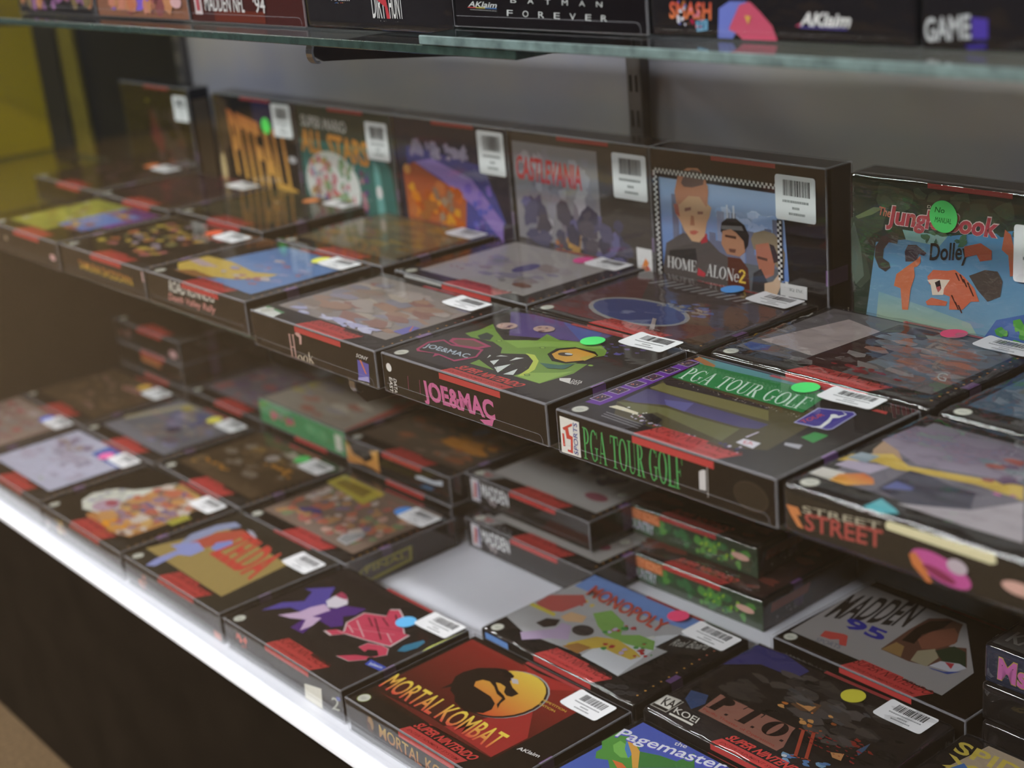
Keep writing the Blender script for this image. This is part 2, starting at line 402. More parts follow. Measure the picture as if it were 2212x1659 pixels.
BOXES = [
{"pose":[-0.53,0.0,0.0,0.0],"stand":0,"label":"game box with yellow and blue cover, lying leftmost on the middle shelf","group":"game boxes in the front row of the middle shelf","wr":0.25,"seed":1,"base":"201e1e","spine":"201e1d","seal":1,"tag":2,"tab":1,"purple":1,"lab":None,"stk":None,"items":[["p","T","9a9a2c",[6.0,20.0,101.0,20.0,101.0,124.0,6.0,124.0]],["s","T","b8b848 7f8a2a c8c4a0 8a6a20",[3,30,8,22,90,95,15.3,1]],["p","T","5b7fc0",[88.0,40.0,152.0,40.0,152.0,118.0,88.0,118.0]],["s","T","c8a828 8f4020 7090d0 6a3080 d0b030",[4,26,92,30,64,86,17.0,2]],["p","T","6a2a78",[100.0,108.0,166.0,108.0,166.0,123.0,100.0,123.0]],["p","T","7a3a90",[150.0,60.0,166.0,60.0,166.0,110.0,158.0,110.0]],["s","F","a08f80",[1,5,5,6,40,14,5,1]],["e","F","d0a0a0",[163.0,12.0,7,3.5,0]]]},
{"pose":[-0.344,0.002,0.0,0.4],"stand":0,"label":"game box with yellow title letters on its dark spine, left of the sky-blue cover","group":"game boxes in the front row of the middle shelf","wr":0.25,"seed":2,"base":"201e1e","spine":"201e1d","seal":1,"tag":2,"tab":1,"purple":1,"lab":[129,100,39,23,0],"stk":["c8502c",112,112],"items":[["s","T","b09030 8f7a28 a8502c 7f7fa0 b8a838 9f4060 506a40",[7,70,12,22,140,98,13.6,1.8]],["t","F","d8b820>c86a28",[36.2,9.4,115.1,-0.6,-1.1,8.9],"SAMURAI SHODOWN",0,1],["p","F","b03830",[177.8,27.8,177.8,27.8,177.8,5.0,177.8,5.2]],["p","F","c89890",[175.1,27.1,177.8,26.7,177.8,17.0,175.5,16.7]]]},
{"pose":[-0.16,0.004,0.0,0.4],"stand":0,"label":"game box with sky-blue and yellow cover, white over pink title on its spine","group":"game boxes in the front row of the middle shelf","wr":0.25,"seed":3,"base":"201e1e","spine":"201e1d","seal":1,"tag":2,"tab":1,"purple":1,"lab":[129,102.5,39,23,0],"stk":["c0c030",122,112],"items":[["p","T","5f86b8",[20.0,18.0,160.0,16.0,162.0,122.0,40.0,124.0]],["p","T","c8a838",[0.2,32.0,2.2,62.4,41.8,64.7,97.0,56.6,124.8,65.4,125.4,57.1,106.6,33.6,77.6,26.7,21.4,21.1]],["p","T","b8a0a0",[0.2,44.1,0.2,53.1,52.9,47.0,31.4,39.7]],["s","T","a05048 8fa0c8 c8c0b8 7090c0 4f78a8 b06a60",[9,26,60,30,95,85,11.9,2]],["p","T","8f6030",[20.0,16.0,60.0,16.0,90.0,24.0,40.0,28.0]],["t","F","d8d4c8",[40.8,15.8,82.8,3.1,2.7,10.6],"ROAD RUNNERS",0,1.6],["t","F","d89088",[36.4,5.6,85.6,1.8,3.5,8.6],"Death Valley Rally",0,1.6]]},
{"pose":[0.045,-0.004,0.0,-0.3],"stand":0,"label":"game box with busy brown battle cover, thin spine title and small violet spine emblem","group":"game boxes in the front row of the middle shelf","wr":0.25,"seed":4,"base":"201e1e","spine":"201e1d","seal":1,"tag":2,"tab":1,"purple":1,"lab":[122,102,39,22,0],"stk":None,"items":[["p","T","8f857e",[4.0,22.0,160.0,22.0,160.0,124.0,4.0,124.0]],["s","T","a8a098 a07a60 8a8ca0 8a5a50 b0a898 857868 9a7a64 7a8090",[11,60,6,24,152,98,25.5,2.6]],["p","T","d8dcd4",[1.0,0.5,33.0,0.5,30.0,10.0,1.0,12.0]],["p","T","4f8f5f",[1.0,12.0,30.0,10.0,31.0,13.0,1.0,15.0]],["s","T","c8c8dc a8a8c8",[2,16,10,18,130,18,11.9,3]],["t","F","c89a90",[54.6,-3.0,8.8,0.8,-0.2,22.1],"H",1,0],["t","F","c8b8a0",[64.1,-2.5,24.4,3.6,0.7,9.1],"ook",1,0],["p","F","c89a90",[65.2,21.6,70.9,24.1,75.1,20.7,73.4,13.9,70.7,13.4,71.3,19.1,67.4,20.2]],["t","F","d8d4cc",[151.9,19.7,15.2,-0.1,1.5,2.9],"SONY",0,1],["p","F","5f58a8",[153.4,17.8,168.2,17.2,166.7,2.4,152.2,2.9]],["p","F","c86a40",[156.6,18.4,159.1,18.4,164.4,8.5,162.4,8.7]],["p","F","9f98d0",[151.9,3.4,166.1,7.1,166.9,3.0,151.9,1.6]],["t","F","c8c4bc",[151.6,0.1,15.1,0.1,0.1,1.5],"imagesoft",0,0],["p","T","6a68b0",[148.9,36.3,150.1,53.4,160.0,54.1,162.5,36.0]],["p","T","c86a40",[159.4,43.6,150.7,53.8,152.1,53.5,160.7,44.6]]]},
{"pose":[0.2308,-0.003,0.0,0.9],"stand":0,"label":"game box with green beast and yellow eye on cover, puffy pink spine lettering","group":"game boxes in the front row of the middle shelf","wr":0.25,"seed":5,"base":"201e1e","spine":"201e1d","seal":1,"tag":1,"tab":1,"purple":2,"lab":[128,112,40,26,3],"stk":["35c05a",110.5,104.5],"items":[["p","T","33302f",[2.0,8.0,176.0,8.0,176.0,126.0,2.0,126.0]],["p","T","5a4a80",[0.2,121.3,20.6,126.8,109.9,126.8,109.3,104.9,95.0,100.2,45.2,81.7]],["p","T","4a5aa0",[54.1,126.8,97.9,126.8,107.3,108.6,96.8,104.0]],["s","T","5a5590 404068 6a5a90",[5,22,105,86,50,30,5,1.6]],["p","T","6c9230",[13.6,65.4,16.6,76.3,13.6,92.4,29.1,82.5,51.3,71.3,69.5,79.4,72.5,85.7,67.2,99.4,85.8,94.8,115.5,106.6,132.2,97.5,138.2,89.5,132.3,77.4,133.3,66.3,141.6,70.2,147.9,51.5,144.0,24.3,117.3,24.1,89.6,23.8,71.6,23.1,70.5,32.4,88.2,34.7,64.3,58.9,47.4,64.3,25.0,62.1]],["p","T","80a83e",[51.3,71.3,66.8,81.8,88.5,92.4,114.1,104.9,127.1,100.1,87.1,78.8,73.8,65.5]],["p","T","8ab042",[138.0,46.4,144.4,54.7,143.5,24.7,119.1,25.3,121.3,34.5]],["p","T","33403a",[26.0,67.2,26.1,76.0,36.4,74.2,42.6,65.4,35.3,62.5]],["p","T","2c2a28",[70.5,32.4,69.4,41.8,72.9,50.3,89.1,59.5,101.1,57.7,113.0,48.1,118.8,36.6,117.3,24.1,103.5,21.9]],["p","T","b8c838",[87.8,60.7,96.0,62.2,108.5,54.9,119.9,41.3,123.5,28.4,119.9,25.9,115.1,39.8,105.3,52.6,93.6,58.5]],["p","T","d0d8d0",[73.3,37.1,71.1,42.9,69.0,43.5]],["p","T","d0d8d0",[79.7,34.7,82.6,40.8,88.5,30.9]],["p","T","d0d8d0",[91.2,42.7,94.7,53.3,89.3,50.7]],["p","T","d0d8d0",[92.6,27.9,97.2,39.0,103.5,21.9]],["p","T","d0d8d0",[109.1,22.0,108.9,35.4,116.1,25.1]],["p","T","d0d8d0",[75.4,43.9,82.9,49.1,76.4,47.4]],["p","T","23211f",[102.1,68.5,98.5,80.4,107.1,90.4,126.6,91.6,134.6,87.0,135.3,71.7,128.5,62.1,116.2,60.2]],["p","T","d09820",[104.8,70.4,103.0,79.4,110.6,88.7,129.9,87.8,133.8,74.5,126.0,64.3,114.2,64.9]],["p","T","b8a028",[127.5,76.1,129.9,87.8,133.7,86.4,135.0,73.4]],["e","T","4a4038",[113.4,75.5,6,3.6,10]],["e","T","c8ccc8",[114.7,77.3,3.2,1.6,10]],["e","T","48602c",[88.8,75.8,2.6,1.8,0]],["e","T","8ab040",[88.8,75.8,1.9,1.2,0]],["e","T","48602c",[49.9,68.1,2.6,1.8,0]],["e","T","8ab040",[49.9,68.1,1.9,1.2,0]],["e","T","48602c",[124.0,30.7,2.6,1.8,0]],["e","T","8ab040",[124.0,30.7,1.9,1.2,0]],["e","T","48602c",[145.8,69.2,2.6,1.8,0]],["e","T","8ab040",[145.8,69.2,1.9,1.2,0]],["s","T","4a6a30",[8,8,70,24,50,18,1.6,1]],["e","T","b8988c",[27.2,94.7,9,7,0]],["s","T","c8a898 8a6a60 5a3a50 b89080",[1360,9,19.2,86.7,15,15,4,1]],["e","T","b8988c",[56.8,105.6,9,7,0]],["s","T","c8a898 8a6a60 5a3a50 b89080",[1600,9,48.8,97.6,15,15,4,1]],["p","T","35685a",[112.7,51.9,128.1,56.7,134.5,65.2,136.7,53.1,125.8,47.4]],["p","T","a83060",[13.7,19.8,7.7,35.0,13.6,45.6,26.9,41.7,57.0,47.7,66.5,33.6,60.2,18.3,39.2,20.8,38.8,15.5,34.0,21.3,18.6,16.9]],["p","T","33302f",[16.2,20.7,10.3,33.8,15.5,43.4,29.2,39.9,56.5,45.2,64.2,34.0,57.5,20.4,36.9,22.5,19.1,19.3]],["p","T","a83060",[19.6,45.3,16.1,51.6,31.4,59.9,56.3,55.5,52.8,46.8,36.1,41.6]],["p","T","6a4a40",[22.0,47.0,21.5,51.8,33.3,56.9,51.0,54.0,49.1,48.4,33.2,43.9]],["t","T","a8b8c4",[16.1,23.6,47.3,2.6,-5.4,9.2],"JOE&MAC",0,2.2],["t","T","d8d4cc",[159.7,38.5,8.4,1.3,-1.9,3.9],"DATA",0,1.5],["t","T","d8d4cc",[161.8,34.9,7.3,1.6,-1.9,3.4],"EAST",0,1.5],["p","T","d8d4cc",[148.2,38.5,154.7,43.1,161.8,35.2,151.7,35.4]],["t","F","c85f90",[45.8,-1.0,79.4,1.6,-2.0,18.7],"JOE&MAC",0,6.5],["p","F","8a3a60",[27.0,6.5,27.5,6.5,28.3,17.0,27.8,17.0]],["p","F","8a3a60",[41.0,6.5,41.5,6.5,42.3,17.0,41.8,17.0]],["p","F","8a3a60",[55.0,6.5,55.5,6.5,56.3,17.0,55.8,17.0]],["p","F","8a3a60",[69.0,6.5,69.5,6.5,70.3,17.0,69.8,17.0]],["p","F","8a3a60",[83.0,6.5,83.5,6.5,84.3,17.0,83.8,17.0]],["p","F","c85f90",[108.0,2.5,123.3,5.5,120.9,0.5,112.7,0.2]],["t","F","d8d4cc",[10.4,11.7,-0.5,-10.9,3.7,-0.4],"DATA",0,1.5],["t","F","d8d4cc",[5.3,11.8,-0.9,-11.5,3.9,-0.4],"EAST",0,1.5],["e","F","d8d4cc",[6.6,19.4,3.2,3.2,0]]]},
{"pose":[0.4225,-0.0016,0.0,0.6],"stand":0,"label":"game box with tall green serif spine lettering beside a white logo panel","group":"game boxes in the front row of the middle shelf","wr":0.25,"seed":6,"base":"201e1e","spine":"201e1d","seal":1,"tag":2,"tab":1,"purple":2,"lab":[115.5,110,39,20.5,3],"stk":["35c05a",100,119],"items":[["p","T","2e2b2c",[2.0,2.0,176.0,2.0,176.0,126.0,2.0,126.0]],["p","T","4f4a30",[18.9,32.4,18.3,63.4,14.7,78.0,17.8,86.8,138.0,96.0,146.0,30.0,120.0,16.0,100.0,16.0,60.0,15.0,34.0,16.0]],["p","T","6f6a3a",[16.6,64.3,17.2,75.5,105.0,78.1,116.1,65.3,64.1,63.7,30.4,63.7]],["p","T","504a78>454068",[19.0,38.7,16.8,62.3,31.6,62.5,66.3,61.3,120.1,60.7,120.1,51.4,109.5,47.1,72.8,46.3,47.8,47.7,28.4,39.4]],["p","T","5a5890",[39.9,54.1,59.5,60.3,64.9,46.4,47.8,47.7]],["p","T","68683c",[17.7,33.5,29.6,38.2,51.3,44.2,76.0,42.9,111.5,44.9,115.7,24.3,89.7,28.4,52.3,35.0,46.3,26.6]],["p","T","2a2428",[13.7,79.0,19.0,85.5,95.9,83.2,100.8,82.9,103.9,79.3,59.7,76.8,21.6,74.4]],["s","T","d8d0c8 a89888",[21,60,26,79,100,5,0.8,2]],["p","T","68309a",[3.0,36.0,2.6,20.4,14.9,21.7,15.2,35.9,10.1,119.5,1.0,120.1,0.2,105.3,0.2,24.9]],["p","T","c8b8d8",[0.4,26.3,10.4,26.3,10.4,37.3,0.4,37.3]],["p","T","403048",[0.9,26.8,9.9,26.8,9.9,36.8,0.9,36.8]],["s","T","b85038 d0a888 702820",[69,7,1.9000000000000004,27.8,7,8,1.6,1]],["p","T","c8b8d8",[0.2,42.4,10.2,42.4,10.2,53.4,0.2,53.4]],["p","T","403048",[0.7,42.9,9.7,42.9,9.7,52.9,0.7,52.9]],["s","T","b85038 d0a888 702820",[84,7,1.7000000000000002,43.9,7,8,1.6,1]],["p","T","c8b8d8",[0.2,57.4,10.2,57.4,10.2,68.4,0.2,68.4]],["p","T","403048",[0.7,57.9,9.7,57.9,9.7,67.9,0.7,67.9]],["s","T","b85038 d0a888 702820",[99,7,1.7000000000000002,58.9,7,8,1.6,1]],["p","T","c8b8d8",[0.3,73.4,10.3,73.4,10.3,84.4,0.3,84.4]],["p","T","403048",[0.8,73.9,9.8,73.9,9.8,83.9,0.8,83.9]],["s","T","b85038 d0a888 702820",[116,7,1.7999999999999998,74.9,7,8,1.6,1]],["p","T","c8b8d8",[0.2,89.6,9.6,89.6,9.6,100.6,0.2,100.6]],["p","T","403048",[0.2,90.1,9.1,90.1,9.1,100.1,0.2,100.1]],["s","T","b85038 d0a888 702820",[127,7,1.0999999999999996,91.1,7,8,1.6,1]],["p","T","c8b8d8",[0.2,106.9,9.9,106.9,9.9,117.9,0.2,117.9]],["p","T","403048",[0.4,107.4,9.4,107.4,9.4,117.4,0.4,117.4]],["s","T","b85038 d0a888 702820",[146,7,1.4000000000000004,108.4,7,8,1.6,1]],["p","T","4a8a8c",[0.2,126.8,52.5,126.8,123.0,126.8,114.0,122.3,12.7,115.5]],["p","T","a86a38",[2.1,120.8,1.9,126.8,23.2,119.7,25.8,112.5,11.4,118.1]],["p","T","1f7f42",[15.7,85.8,12.2,116.0,117.3,121.6,124.5,86.5]],["t","T","c0dcc8",[19.9,87.6,100.9,1.7,-6.3,19.9],"PGA TOUR GOLF",1,0],["p","T","a8a8d0",[130.7,70.7,126.7,98.4,148.1,105.3,152.0,102.7,155.6,75.6,153.8,73.1]],["p","T","46408f",[131.2,72.1,128.0,97.6,148.3,104.3,151.2,102.1,154.6,76.1,152.9,74.2]],["t","T","c04838",[136.3,73.1,2.0,17.6,-4.4,2.1],"TOUR",0,2],["p","T","d8dcd8",[143.1,71.2,146.6,75.6,144.0,86.0,141.1,92.8,145.3,94.9,147.2,99.9,141.5,102.1,147.5,98.7,147.1,92.6,144.6,90.1,147.5,83.3,149.5,73.7]],["e","T","d8dcd8",[142.5,93.8,2.4,2,0]],["p","T","2f8f45",[149.2,55.3,150.3,66.3,160.0,66.9,160.3,52.7]],["p","T","c04040",[154.1,113.3,156.5,116.9,164.0,117.0,165.4,113.4]],["p","T","a8a8b0",[147.3,43.7,157.6,46.7,159.9,40.8,149.4,40.4]],["s","T","d0ccd4 c0b8d0 a83838 30285a",[31,26,44,14,26,12,3,1]],["p","T","d8d0b0",[22.1,22.5,24.3,27.2,30.4,27.7,44.8,26.4,47.2,23.3,33.6,23.0]],["s","T","d8d8d0",[12,9,30,21,28,10,2,1]],["p","T","201c20",[47.4,25.4,52.8,30.4,65.0,26.9,68.9,18.3,58.9,20.4]],["s","T","b8bcd8 383468 d8d8e0",[33,12,70,15,40,5,2.6,2]],["p","T","d8d4dc",[125.3,26.3,124.9,33.2,137.6,33.9,139.2,25.0]],["t","T","d06a6a",[129.9,27.2,5.8,1.8,-2.7,4.1],"EA",0,2],["p","T","c8bcd0",[123.8,35.9,124.5,46.4,125.6,46.4,125.4,35.4]],["s","T","c8bcd0 403070",[35,9,118,14,20,12,2.5,1]],["p","T","8a888c",[28.0,14.5,62.0,13.0,62.0,13.8,28.0,15.3]],["p","T","8a888c",[29.0,11.5,63.0,10.0,63.0,10.8,29.0,12.3]],["p","T","8a888c",[30.0,8.5,64.0,7.0,64.0,7.8,30.0,9.3]],["p","F","dcd8cc",[0.6,24.9,18.7,24.7,18.2,0.7,0.2,0.2]],["p","F","c84030",[2.6,17.3,11.9,22.4,12.2,20.8,7.9,18.5,8.9,13.8,11.9,13.4,10.9,1.7,6.1,2.1,6.2,3.5,9.1,3.6,9.7,10.9,6.0,10.8,5.1,16.5,4.0,15.9]],["p","F","c84030",[2.0,13.6,3.8,13.6,4.1,5.0,2.3,4.9]],["t","F","3f488f",[16.3,1.9,0.8,21.5,-3.9,0.2],"SPORTS",0,0.6],["t","F","3fa04f",[21.7,1.3,85.3,1.7,0.3,21.4],"PGA TOUR GOLF",1,0],["p","F","c8c4c0",[120.8,18.7,123.5,20.4,126.0,20.8,125.7,7.9,120.5,7.4]],["p","F","8a8680",[127.1,24.4,128.0,24.6,127.6,4.2,126.7,4.0]],["e","F","3a332d",[160.1,14.0,13,9,0]],["e","F","332d27",[160.1,14.0,12,8,0]]]},
{"pose":[0.6065,-0.0002,0.0,0.3],"stand":0,"label":"wrinkle-wrapped game box with yellow racing cover, pink oval on its spine","group":"game boxes in the front row of the middle shelf","wr":1.2,"seed":7,"base":"201e1e","spine":"2c2822","seal":1,"tag":0,"tab":1,"purple":0,"lab":[150,92,26,22,0],"stk":["5fa088",112,98],"items":[["p","T","6a6670",[10.0,20.0,175.0,20.0,175.0,120.0,10.0,120.0]],["p","T","8a8090>6a6070",[2.5,81.1,5.0,110.5,71.0,116.5,96.5,77.0,39.1,63.9]],["p","T","a88868",[7.5,67.1,4.6,80.4,19.2,74.0,29.3,64.7,16.4,54.5]],["p","T","c8a838",[1.4,42.8,2.6,54.6,20.2,68.3,36.7,59.9,73.2,68.4,98.1,74.4,108.6,58.1,100.6,59.1,78.5,60.7,45.8,54.8,34.3,51.8,19.9,53.1]],["p","T","40404f",[41.9,25.5,41.0,55.1,52.5,56.0,70.1,52.0,84.5,51.9,94.3,33.4,65.7,17.7]],["p","T","586098",[43.8,27.0,44.3,39.4,57.0,37.6,57.4,34.0]],["p","T","a8a0a4",[61.7,16.3,94.7,31.9,109.4,56.8,135.5,16.3,102.8,15.1]],["p","T","c8c4b8",[1.0,19.2,1.7,30.3,16.7,31.7,15.9,18.8]],["p","T","a89cb0",[4.6,36.8,6.4,46.7,30.3,52.8,27.5,38.2]],["p","T","e0a020>c85a20",[15.7,18.6,14.8,28.1,24.6,36.9,32.9,34.3,38.1,28.4,27.2,18.6]],["p","T","8fa0a8",[3.3,48.6,5.1,59.7,16.8,61.3,16.5,49.3]],["s","T","9f4a38 5a5070 a86a48 6a8a90 504058",[41,34,60,62,110,45,11.9,2]],["s","T","a8589a c868a0",[42,12,90,52,80,10,5,2.5]],["p","T","4fb0b8",[51.9,0.9,53.0,15.0,66.4,8.9,71.2,5.5,63.2,0.2]],["p","F","c87838",[1.2,16.5,9.4,16.8,11.7,12.6,8.4,12.3,13.1,5.3,9.0,5.5,4.3,11.1]],["t","F","a8443c",[13.9,4.9,51.1,4.7,0.3,10.5],"STREET",0,3],["t","F","a8a088",[12.6,14.9,51.8,5.1,0.1,4.2],"STREET",0,1],["p","F","d8d0a0",[67.0,24.1,68.8,26.6,130.9,27.7,132.0,23.1,129.1,21.5,68.0,21.8]],["e","F","c04a90",[100.6,9.8,18,7,-12]],["p","F","c8702c",[81.7,12.2,85.2,14.6,90.9,9.2,95.8,0.4,92.3,0.2,83.8,7.0]],["e","F","b8a8b0",[110.1,14.1,6,4,0]],["e","F","8a2a50",[99.9,7.0,10,2.5,-12]],["e","F","d0a090",[145.2,13.7,10,3.5,0]]]},
{"pose":[-0.745,0.142,0.0,0.0],"stand":0,"label":"game box with orange sticker, lying behind the yellow and blue cover at far left","group":"game boxes in the second row of the middle shelf","wr":0.25,"seed":8,"base":"201e1e","spine":"201e1d","seal":1,"tag":2,"tab":1,"purple":1,"lab":[120,100,39,23,0],"stk":["e06a30",100,112],"items":[["s","T","5a4a50 403040 6a4a40",[51,30,10,20,150,100,15.3,2]]]},
{"pose":[-0.558,0.14,0.0,0.0],"stand":0,"label":"dark purple game box lying in front of the upright leftmost black box","group":"game boxes in the second row of the middle shelf","wr":0.25,"seed":9,"base":"201e1e","spine":"201e1d","seal":1,"tag":2,"tab":1,"purple":1,"lab":[125,100,39,23,0],"stk":None,"items":[["p","T","30202c",[5.0,20.0,165.0,20.0,165.0,124.0,5.0,124.0]],["s","T","4a2838 38282c 582e20 302838",[52,30,10,20,150,100,20.4,2]]]},
{"pose":[-0.371,0.146,0.0,0.0],"stand":0,"label":"dark olive game box lying in front of the upright gold-lettered box","group":"game boxes in the second row of the middle shelf","wr":0.25,"seed":10,"base":"201e1e","spine":"201e1d","seal":1,"tag":2,"tab":1,"purple":1,"lab":[129,102.5,39,23,0],"stk":["f07028",103,105],"items":[["p","T","3a3c2e",[5.0,18.0,160.0,18.0,160.0,124.0,5.0,124.0]],["s","T","4a4a34 2a2c24 50504a",[53,20,10,20,150,100,20.4,2]],["s","T","6a6a9a b86a60 a8a0a0",[54,8,60,50,50,60,5,1]]]},
{"pose":[-0.15,0.1385,0.0,-0.3],"stand":0,"label":"tan-covered game box lying in front of the upright white and teal cartoon box","group":"game boxes in the second row of the middle shelf","wr":0.25,"seed":11,"base":"201e1e","spine":"201e1d","seal":1,"tag":2,"tab":1,"purple":1,"lab":[133,102,39,22,0],"stk":None,"items":[["p","T","7a6a4c",[4.0,20.0,164.0,20.0,164.0,124.0,4.0,124.0]],["s","T","8a7a5a 9a7838 6a5a48 8a8478 a88a40",[55,40,6,22,155,100,20.4,2.5]]]},
{"pose":[0.05,0.137,0.0,-0.5],"stand":0,"label":"game box with dull white-grey cover and pink sticker, behind the busy brown battle cover","group":"game boxes in the second row of the middle shelf","wr":0.25,"seed":12,"base":"201e1e","spine":"201e1d","seal":1,"tag":2,"tab":1,"purple":1,"lab":[128,103,39,22,0],"stk":["c03f7f",118,112],"items":[["p","T","b4aeaa",[12.0,16.0,154.0,16.0,154.0,124.0,12.0,124.0]],["s","T","a098a8 b4acac 9a8880 8f8aa4 8a8886",[56,30,30,26,110,80,20.4,2]],["e","T","5a568f",[92.0,70.0,9,14,0]],["e","T","84584c",[130.0,34.0,11,5,0]],["s","T","a06058",[6,8,18,34,34,8,3,1]],["p","F","b0b0ac",[12.0,25.5,66.0,25.5,66.0,27.8,12.0,27.8]]]},
{"pose":[0.2352,0.1325,0.0,-0.2],"stand":0,"label":"game box with a silver-ringed blue oval on a wine red cover","group":"game boxes in the second row of the middle shelf","wr":0.6,"seed":13,"base":"201e1e","spine":"201e1d","seal":1,"tag":2,"tab":1,"purple":1,"lab":[128,103,40,23,0],"stk":["4088d8",101,119],"items":[["p","T","4a4040",[3.0,18.0,173.0,18.0,173.0,124.0,3.0,124.0]],["p","T","5f3438",[5.0,10.0,150.0,8.0,160.0,50.0,120.0,40.0,60.0,60.0,20.0,110.0,6.0,110.0]],["e","T","9f9f9c",[75.8,43.0,50,26,-3]],["e","T","3f4f88",[75.8,43.0,46,22.5,-3]],["s","T","4f6098 344078 5a78b0",[57,20,70,54,60,28,8,2]],["s","T","a0a09c 8a8a88",[58,26,75,60,52,12,5,1.5]],["p","T","b8a8a4",[98.4,36.4,102.3,36.4,121.3,15.1,123.6,6.4]],["t","T","8f8f90",[28.0,100.0,4.0,0.0,6.0,14.0],"I",0,0],["t","T","8f8f90",[37.0,100.0,4.0,0.0,6.0,14.0],"I",0,0],["t","T","8f8f90",[46.0,100.0,4.0,0.0,6.0,14.0],"I",0,0],["t","T","8f8f90",[55.0,100.0,4.0,0.0,6.0,14.0],"I",0,0],["t","T","8f8f90",[64.0,100.0,4.0,0.0,6.0,14.0],"I",0,0],["t","T","8f8f90",[73.0,100.0,4.0,0.0,6.0,14.0],"I",0,0],["t","T","8f8f90",[82.0,100.0,4.0,0.0,6.0,14.0],"I",0,0],["t","T","8f8f90",[91.0,100.0,4.0,0.0,6.0,14.0],"I",0,0],["t","T","8f8f90",[100.0,100.0,4.0,0.0,6.0,14.0],"I",0,0],["t","T","8f8f90",[109.0,100.0,4.0,0.0,6.0,14.0],"I",0,0],["t","T","8f8f90",[118.0,100.0,4.0,0.0,6.0,14.0],"I",0,0],["t","T","8f8f90",[127.0,100.0,4.0,0.0,6.0,14.0],"I",0,0]]},
{"pose":[0.4216,0.1375,0.0,0.0],"stand":0,"label":"crinkle-wrapped game box with washed-out pale cover, in front of the upright jungle box","group":"game boxes in the second row of the middle shelf","wr":1.5,"seed":14,"base":"201e1e","spine":"201e1d","seal":1,"tag":2,"tab":1,"purple":1,"lab":[135,104,40,22,0],"stk":["c83f68",112,118],"items":[["p","T","6a6668",[5.0,20.0,165.0,20.0,165.0,124.0,5.0,124.0]],["p","T","b8a8a4",[10.0,40.0,60.0,34.0,66.0,100.0,30.0,110.0]],["p","T","38589a",[6.2,25.9,6.3,32.9,24.3,34.1,28.5,25.8,19.9,19.6]],["p","T","3f2428",[60.0,18.0,96.0,18.0,100.0,120.0,66.0,120.0]],["s","T","8a8480 a86a50 6f8a98 8a6058 a09a98 5f6a70",[61,44,70,30,95,90,20.4,2.6]],["s","T","8a3038",[62,12,80,22,60,14,7,2]],["t","T","b0c0c0",[152.6,41.7,7.4,-0.5,-6.8,13.1],"G",0,1]]},
{"pose":[0.6085,0.1345,0.0,0.0],"stand":0,"label":"glossy game box with teal cover, at the right edge behind the yellow racing box","group":"game boxes in the second row of the middle shelf","wr":1.2,"seed":15,"base":"201e1e","spine":"201e1d","seal":1,"tag":2,"tab":1,"purple":1,"lab":[129,102.5,39,23,0],"stk":None,"items":[["p","T","4a6478",[6.0,20.0,171.0,20.0,171.0,124.0,6.0,124.0]],["e","T","c8a040",[60.0,60.0,22,9,0]],["s","T","3f6a90 2a3a38 c8a040 506a78 7fa8b0 303028",[63,34,10,24,150,95,18.7,2]]]},
{"pose":[-0.727,0.27,0.0,0.0],"stand":1,"label":"upright black game box with blurred maroon cover, leftmost of the standing boxes","group":"game boxes standing upright on the middle shelf","wr":0.25,"seed":16,"base":"201e1e","spine":"201e1d","seal":1,"tag":2,"tab":1,"purple":1,"lab":[141,88,34,30,0],"stk":None,"items":[["p","T","242222",[2.0,2.0,176.0,2.0,176.0,126.0,2.0,126.0]],["s","T","3a3434 4a4040 302c30 4a2c2c",[71,26,70,14,90,90,23.8,1]],["p","T","602830",[66.0,60.0,74.0,100.0,100.0,60.0,90.0,40.0]],["s","T","9a9038",[1,2,64,104,10,6,5,1]],["p","R","7a6850",[4.0,4.0,114.0,4.0,114.0,24.0,4.0,24.0]]]},
{"pose":[-0.489,0.27,0.0,0.0],"stand":1,"label":"upright black game box with tall gold letters and a green sticker","group":"game boxes standing upright on the middle shelf","wr":0.25,"seed":17,"base":"201e1e","spine":"201e1d","seal":1,"tag":2,"tab":1,"purple":1,"lab":[135,88,38,36,0],"stk":["3fc048",118,98],"items":[["p","T","1c1c22",[2.0,2.0,176.0,2.0,176.0,126.0,2.0,126.0]],["p","T","504030",[0.2,10.0,26.0,10.0,34.0,120.0,6.0,126.0]],["p","T","1a1208",[14.0,8.0,36.0,10.0,38.0,70.0,20.0,66.0]],["p","T","262a50",[90.0,96.0,130.0,96.0,130.0,124.0,90.0,124.0]],["t","T","d8a830>c06830",[36.0,36.0,132.0,-22.0,-6.0,76.0],"PITFALL",0,6],["e","T","c8b078",[6.0,40.0,6,18,0]],["e","T","b8b8b8",[164.0,64.0,8,4,0]]]},
